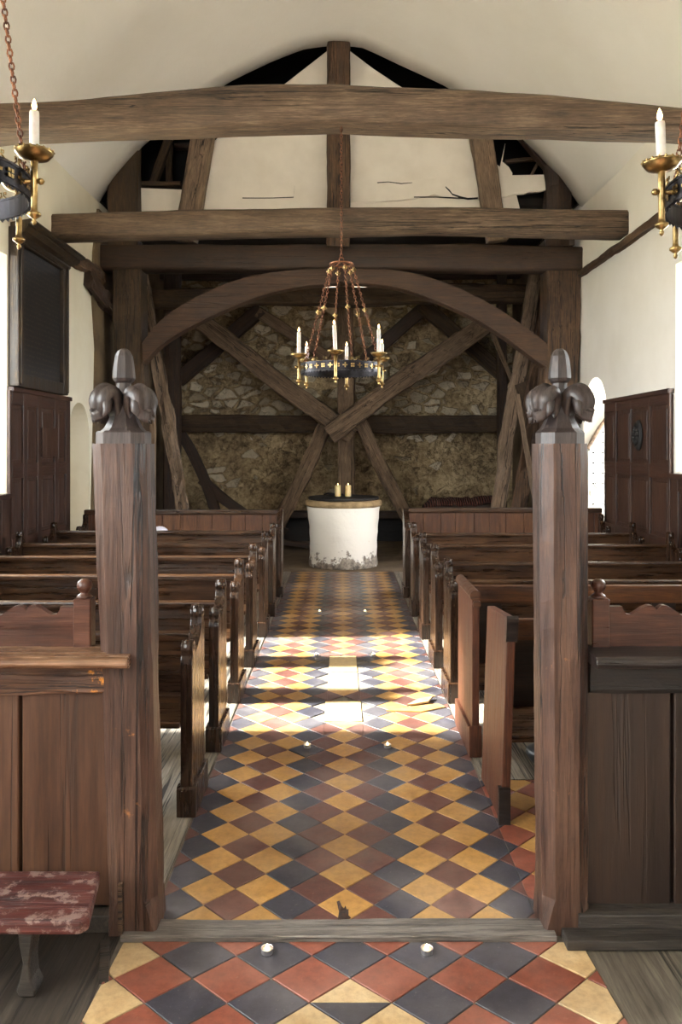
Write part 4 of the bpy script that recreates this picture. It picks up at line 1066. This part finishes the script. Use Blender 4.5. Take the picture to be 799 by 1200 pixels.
# ------------------------------------------------------------------ font with lid and candles
FY = 10.99; FX = X(402.5, 10.99)
ft = empty('font', (FX, FY, 0), 'round whitewashed stone font with flaking foot at the end of the aisle', 'font')
bm = bmesh.new(); prof_ = [(.485,0),(.487,.02),(.475,.2),(.478,.4),(.492,.6),(.508,.78),(.512,.83)]
lathe(bm, [(r+.004*math.sin(z*31), z) for r, z in smooth_prof(prof_, 3)], n=64)
for v in bm.verts:
    q = noise.noise(v.co*3)*.012; l = math.hypot(v.co.x, v.co.y)
    if l > .1: v.co.x *= 1+q/l; v.co.y *= 1+q/l
mesh_obj('bowl', bm, FONT, ft)
bm = bmesh.new(); lathe(bm, [(.50,.825),(.53,.835),(.545,.865),(.54,.90),(.525,.92),(.3,.925)], n=64)
for v in bm.verts: v.co.z += .008*noise.noise(v.co*5)
mesh_obj('stone_rim', bm, FONT_RIM, ft)
bm = bmesh.new(); lathe(bm, [(.47,.918),(.495,.922),(.50,.94),(.495,.958),(.47,.962),(.0001,.964)], n=48)
lid = mesh_obj('lid', bm, DARKWOOD, ft, loc=(0, 0, .004)); lid['label'] = 'round black wooden lid'
# bar handle on the lid
bm = bmesh.new(); tube(bm, [(-.28,.1,.965),(-.28,.1,.985),(-.22,.1,.995),(-.1,.1,.982),(0,.1,.985)], .012, 8); mesh_obj('lid_strap', bm, IRON, lid)
def flame_mesh(bm_z, r=.007, h=.035):
    bm = bmesh.new(); lathe(bm, [(.0001,0),(r*.7,h*.12),(r,h*.35),(r*.75,h*.6),(r*.3,h*.85),(.0001,h)], c=(0,0,bm_z), n=10); return bm
def candle(label, loc, r, h, mat, group=None, fl=1.0, tilt=0, glow=.6):
    root = empty('candle', loc, label, 'candle', group); root.rotation_euler = (0, tilt, 0)
    bm = bmesh.new(); lathe(bm, [(r*.98,0),(r,.004),(r,h-.006),(r*.92,h-.001),(r*.6,h-.003),(.0001,h-.005)], n=20); mesh_obj('wax_body', bm, mat, root)
    bm = bmesh.new(); tube(bm, [(0,0,h-.006),(0.001,0,h+.006)], .0012, 5); mesh_obj('wick', bm, BLACK, root)
    mesh_obj('flame', flame_mesh(h+.002, .0075*fl, .034*fl), FLAME, root)
    return root
for px, lb in ((395.7, 'cream pillar candle on the font lid, nearer the memorial board'), (407.8, 'cream pillar candle on the font lid, nearer the arched door')):
    candle(lb, (X(px, FY), FY-.02, .9685), .042, .155, IVORY, 'pillar candles on the font lid', .8)

# ------------------------------------------------------------------ chandeliers
def chain_mesh(bm, a, b, link_len=.026, r=.0028, w=.0075):
    a = Vector(a); b = Vector(b); L = (b-a).length; n = max(2, int(L/(link_len*.74))); d = (b-a)/L
    ref = Vector((0,0,1)) if abs(d.z) < .9 else Vector((1,0,0)); u = d.cross(ref).normalized(); v = d.cross(u)
    for i in range(n):
        c = a+(b-a)*(i+.5)/n; s_ = u if i % 2 else v
        tube(bm, [c+d*(link_len/2*math.cos(k*math.pi/4))+s_*(w*math.sin(k*math.pi/4)) for k in range(8)], r, 4, closed=True)
def chandelier(label, x, y, z, hub_h, top_z, rot, group='hanging candle rings'):
    """z: height of the ring band's middle"""
    root = empty('chandelier', (x, y, z), label, 'chandelier', group, rz=rot)
    R = .278
    bm = bmesh.new(); n = 72
    def ringband(r0, r1, z0, z1, mi=0):
        vs = [[bm.verts.new((r*math.cos(2*math.pi*k/n), r*math.sin(2*math.pi*k/n), zz)) for k in range(n)] for r, zz in ((r0,z0),(r1,z0),(r1,z1),(r0,z1))]
        for j in range(4):
            for k in range(n):
                f = bm.faces.new((vs[j][k], vs[j][(k+1) % n], vs[(j+1) % 4][(k+1) % n], vs[(j+1) % 4][k])); f.smooth = False; f.material_index = mi
    ringband(R-.004, R, -.03, .028)
    for zz in (-.03, .028): ringband(R-.006, R+.004, zz-.003, zz+.003)
    # saw-tooth lower fringe
    for k in range(n):
        a0, a1 = 2*math.pi*k/n, 2*math.pi*(k+1)/n; am = (a0+a1)/2
        v = [bm.verts.new((R*math.cos(a0), R*math.sin(a0), -.032)), bm.verts.new((R*math.cos(a1), R*math.sin(a1), -.032)), bm.verts.new((R*math.cos(am), R*math.sin(am), -.043)), bm.verts.new(((R-.003)*math.cos(am), (R-.003)*math.sin(am), -.032))]
        bm.faces.new((v[0], v[1], v[2])); bm.faces.new((v[0], v[2], v[3])); bm.faces.new((v[1], v[3], v[2]))
    bmesh.ops.recalc_face_normals(bm, faces=bm.faces); mesh_obj('ring_band', bm, IRON, root)
    # brass crosses and roundels around the band, cresting above
    bm = bmesh.new(); N = 36
    for k in range(N):
        a = 2*math.pi*(k+.5)/N; M = Matrix.Rotation(a, 4, 'Z') @ Matrix.Translation((R+.003, 0, -.001))
        st_ = len(bm.verts); bm.verts.ensure_lookup_table()
        vs = []
        if k % 2: vs += box(bm, 0, .003, -.004, .004, -.016, .016); vs += box(bm, 0, .003, -.016, .016, -.004, .004)
        else:
            for aa in range(4):
                t = math.pi/4+aa*math.pi/2; vs += box(bm, 0, .003, .010*math.cos(t)-.005, .010*math.cos(t)+.005, .010*math.sin(t)-.005, .010*math.sin(t)+.005)
        bmesh.ops.transform(bm, matrix=M, verts=vs)
    mesh_obj('cross_ornament', bm, BRASS, root)['kind'] = 'stuff'
    bm = bmesh.new()
    for k in range(24):
        a = 2*math.pi*(k+.5)/24; c = (R*math.cos(a), R*math.sin(a)); tg = (-math.sin(a), math.cos(a))
        for sg in (-1, 1):
            tube(bm, [(c[0]+tg[0]*sg*q, c[1]+tg[1]*sg*q, zz) for q, zz in ((.030,.030),(.016,.032),(.004,.042),(.006,.052),(.013,.052),(.013,.044))], .0028, 5)
    mesh_obj('cresting', bm, BRASS, root)
    for k in range(6):
        a = math.radians(-97+60*k) if rot == 0 else math.radians(60*k); r = R+.030; c = (r*math.cos(a), r*math.sin(a), 0)
        bm = bmesh.new()
        lathe(bm, [(.0001,-.125),(.005,-.122),(.007,-.114),(.004,-.108),(.010,-.103),(.019,-.096),(.019,-.090),(.010,-.084),(.009,-.075),(.0095,-.02),(.010,.055),(.014,.058),(.024,.060),(.040,.066),(.052,.080),(.0535,.086),(.047,.084),(.030,.076),(.012,.074),(.0001,.074)], c=c, n=20, cap=False)
        # boss bolt to the ring
        d0 = Vector((math.cos(a), math.sin(a), 0)); p = Vector(c)
        tube(bm, [p-d0*.032, p+d0*.012, p+d0*.016, p+d0*.024, p+d0*.030], [.006,.006,.010,.009,.001], 8)
        for q in range(18):
            t = 2*math.pi*q/18; bmesh.ops.create_icosphere(bm, subdivisions=1, radius=.0042, matrix=Matrix.Translation((c[0]+.052*math.cos(t), c[1]+.052*math.sin(t), .086)))
        mesh_obj('candle_cup', bm, BRASS, root)
    # hub and chains
    bm = bmesh.new(); n2 = 24
    tube(bm, [(.078*math.cos(2*math.pi*k/n2), .078*math.sin(2*math.pi*k/n2), hub_h) for k in range(n2)], .006, 6, closed=True)
    for k in range(3): tube(bm, [(.078*math.cos(k*math.pi/3), .078*math.sin(k*math.pi/3), hub_h), (0,0,hub_h+.02), (-.078*math.cos(k*math.pi/3), -.078*math.sin(k*math.pi/3), hub_h)], .006, 6)
    tube(bm, [(.016*math.cos(k*math.pi/4), 0, hub_h+.032+.016*math.sin(k*math.pi/4)) for k in range(8)], .004, 6, closed=True)
    mesh_obj('hub', bm, CHAIN, root)
    for k in range(6):
        a = math.radians(-97+22+60*k) if rot == 0 else math.radians(20+60*k)
        p0 = Vector((.262*math.cos(a), .262*math.sin(a), .045)); p1 = Vector((.078*math.cos(a), .078*math.sin(a), hub_h-.01)); pm = p0.lerp(p1, .53)
        bm = bmesh.new(); chain_mesh(bm, p0, p1); ch = mesh_obj('chain', bm, CHAIN, root)
        bm = bmesh.new()
        for q, sc in ((p0+Vector((0,0,-.003)), .9), (pm, 1.25), (p1.lerp(p0, .05), 1.25)):
            for dv in ((1,0,0),(0,1,0),(0,0,1),(-1,0,0),(0,-1,0),(0,0,-1)):
                bmesh.ops.create_icosphere(bm, subdivisions=1, radius=.0075*sc, matrix=Matrix.Translation(q+Vector(dv)*.008*sc))
            mesh_obj('quatrefoil_boss', bm, BRASS, ch); bm = bmesh.new()
        bm.free()
    bm = bmesh.new(); chain_mesh(bm, (0,0,hub_h+.045), (0,0,top_z-z), .032, .003, .008); mesh_obj('suspension_chain', bm, CHAIN, root)
    return root
CZ = 2.19; CY = 5.3
chandelier('brass and iron candle ring with six lit candles over the aisle', 0.0, CY, CZ, .715, 3.86, 0)
lbs = ['in the middle at the front', 'on the doorway side at the front', 'on the doorway side at the back', 'in the middle at the back', 'on the memorial side at the back', 'on the memorial side at the front']
for k in range(6):
    a = math.radians(-97+60*k); r = .308
    candle('lit white taper candle %s of the central candle ring' % lbs[k], (r*math.cos(a), CY+r*math.sin(a), CZ+.0745), .0125, [.178,.17,.115,.12,.105,.16][k], WAX, 'taper candles on the central candle ring', .9, tilt=-.05 if k == 0 else 0)
SY = 2.2
def side_ch(label, sgn, zoff, x):
    rt = 0.0001
    return chandelier(label, x, SY, zoff, 1.62, 6.2 if sgn > 0 else 6.15, 1e-4 if sgn < 0 else 3e-4)
side_ch('candle ring partly in view beside the black memorial board', -1, 2.405, -.87-.308)
candle('lit white taper candle on the candle ring beside the memorial board', (-.87, SY, 2.405+.0745), .0135, .125, WAX, None, 1.0)
side_ch('candle ring partly in view above the white doorway wall', 1, 2.375, .907+.308)
candle('lit white taper candle on the candle ring at the doorway side', (.907, SY, 2.375+.0745), .0135, .125, WAX, None, 1.1, tilt=-.04)

# ------------------------------------------------------------------ tealights
tl = [(313,1117,'tealight on the dark tile before the threshold, nearer the red bench'), (500,1117,'tealight on the dark tile before the threshold, nearer the upright post'),
      (360,876,'tealight on the aisle short of the buff slabs, memorial side'), (454,876,'tealight on the aisle short of the buff slabs, doorway side'),
      (370.5,769,'tealight just beyond the buff slabs, memorial side'), (437,769,'tealight just beyond the buff slabs, doorway side'),
      (374.5,718,'tealight farthest up the aisle, memorial side'), (427.5,718,'tealight farthest up the aisle, doorway side')]
for (px, py, lb) in tl:
    d = F*H/(py-HY); x = X(px, d); root = empty('tealight', (x, d, .0015), lb, 'tealight', 'tealights along the tiled aisle')
    bm = bmesh.new(); lathe(bm, [(.019,0),(.0195,.002),(.0195,.016),(.0205,.017),(.0190,.017),(.0185,.012)], n=24, cap=False); bm.faces.ensure_lookup_table(); lathe(bm, [(.0001,.001),(.019,.001)], n=24, cap=False); mesh_obj('metal_cup', bm, ALU, root)
    bm = bmesh.new(); lathe(bm, [(.0186,.002),(.0186,.0135),(.010,.0125),(.0001,.0125)], n=24); mesh_obj('wax', bm, WAX, root)
    mesh_obj('flame', flame_mesh(.013, .006, .018), FLAME, root)
# dry leaf by the threshold
bm = bmesh.new(); L0 = P(403,1081,2.70); L0.z = .004
c = [(-.016,0),(-.013,.022),(-.019,.046),(-.012,.050),(-.006,.038),(.0,.030),(.004,.036),(.007,.026),(.012,.028),(.012,.012),(.018,.008),(.010,0)]
c = [(x*1.35, z*1.05) for x, z in c]; prism(bm, c, 'y', -.001, .001)
for v in bm.verts: v.co.y += v.co.z*.5+.004*math.sin(v.co.x*200)
o = mesh_obj('dry_leaf', bm, LEAFM, loc=(X(403,2.71), 2.712, .001)); tag(o, 'small dark curled leaf on the aisle tile against the threshold', 'leaf')

# ------------------------------------------------------------------ light
w = bpy.data.worlds.new('sky'); bpy.context.scene.world = w; w.use_nodes = True
bg = w.node_tree.nodes['Background']; bg.inputs[0].default_value = (.97,.98,1.03,1); bg.inputs[1].default_value = 13.0
def area(name, loc, rot, sx_, sy_, portal=True, power=0, col=(1,1,1)):
    l = bpy.data.lights.new(name, 'AREA'); l.shape = 'RECTANGLE'; l.size = sx_; l.size_y = sy_
    if portal: l.cycles.is_portal = True
    else: l.energy = power; l.color = col
    o = bpy.data.objects.new(name, l); o.location = loc; o.rotation_euler = rot; return link(o)
for i, (sd, yi, zi, yo, zo) in enumerate(WINS):
    xo = (WL if sd < 0 else WR)+sd*(TH+.01)
    area('window_portal', (xo, (yo[0]+yo[1])/2, (zo[0]+zo[1])/2), (0, sd*math.pi/2, 0), zo[1]-zo[0], yo[1]-yo[0])
area('window_portal', (0, Y0-.52, 3.1), (math.pi/2, 0, 0), 1.24, 2.6)
area('door_portal', (WR+TH+.01, 9.46, 1.25), (0, math.pi/2, 0), 2.5, .9)
area('tower_portal', (.09, YB+.62, 4.37), (-math.pi/2, 0, 0), 1.4, .54)
sl = bpy.data.lights.new('sun', 'SUN'); sl.energy = 25; sl.angle = math.radians(4); sl.color = (1,.98,.94)
so = bpy.data.objects.new('sun', sl); el = math.radians(36); az = math.radians(1)
dv = Vector((math.cos(el)*math.cos(az), math.cos(el)*math.sin(az), -math.sin(el)))
so.rotation_euler = dv.to_track_quat('-Z', 'Y').to_euler(); so.location = (-8,5,6); link(so)

# ------------------------------------------------------------------ camera
cam = bpy.data.cameras.new('camera'); cam.sensor_fit = 'VERTICAL'; cam.sensor_height = 36; cam.lens = F/1200*36
cam.shift_y = -(600-HY)/1200; cam.shift_x = -(CX-399.5)/1200; cam.clip_start = .05
co = bpy.data.objects.new('camera', cam); co.location = (0,0,H); co.rotation_euler = (math.pi/2, 0, 0); link(co)
sc = bpy.context.scene; sc.camera = co
sc.view_settings.view_transform = 'Standard'; sc.view_settings.look = 'None'; sc.view_settings.gamma = 1; sc.view_settings.use_curve_mapping = False
sc.view_settings.exposure = 1.22
sc.cycles.use_denoising = True
sc.cycles.max_bounces = 12; sc.cycles.diffuse_bounces = 8; sc.cycles.transparent_max_bounces = 12
sc.cycles.sample_clamp_indirect = 10
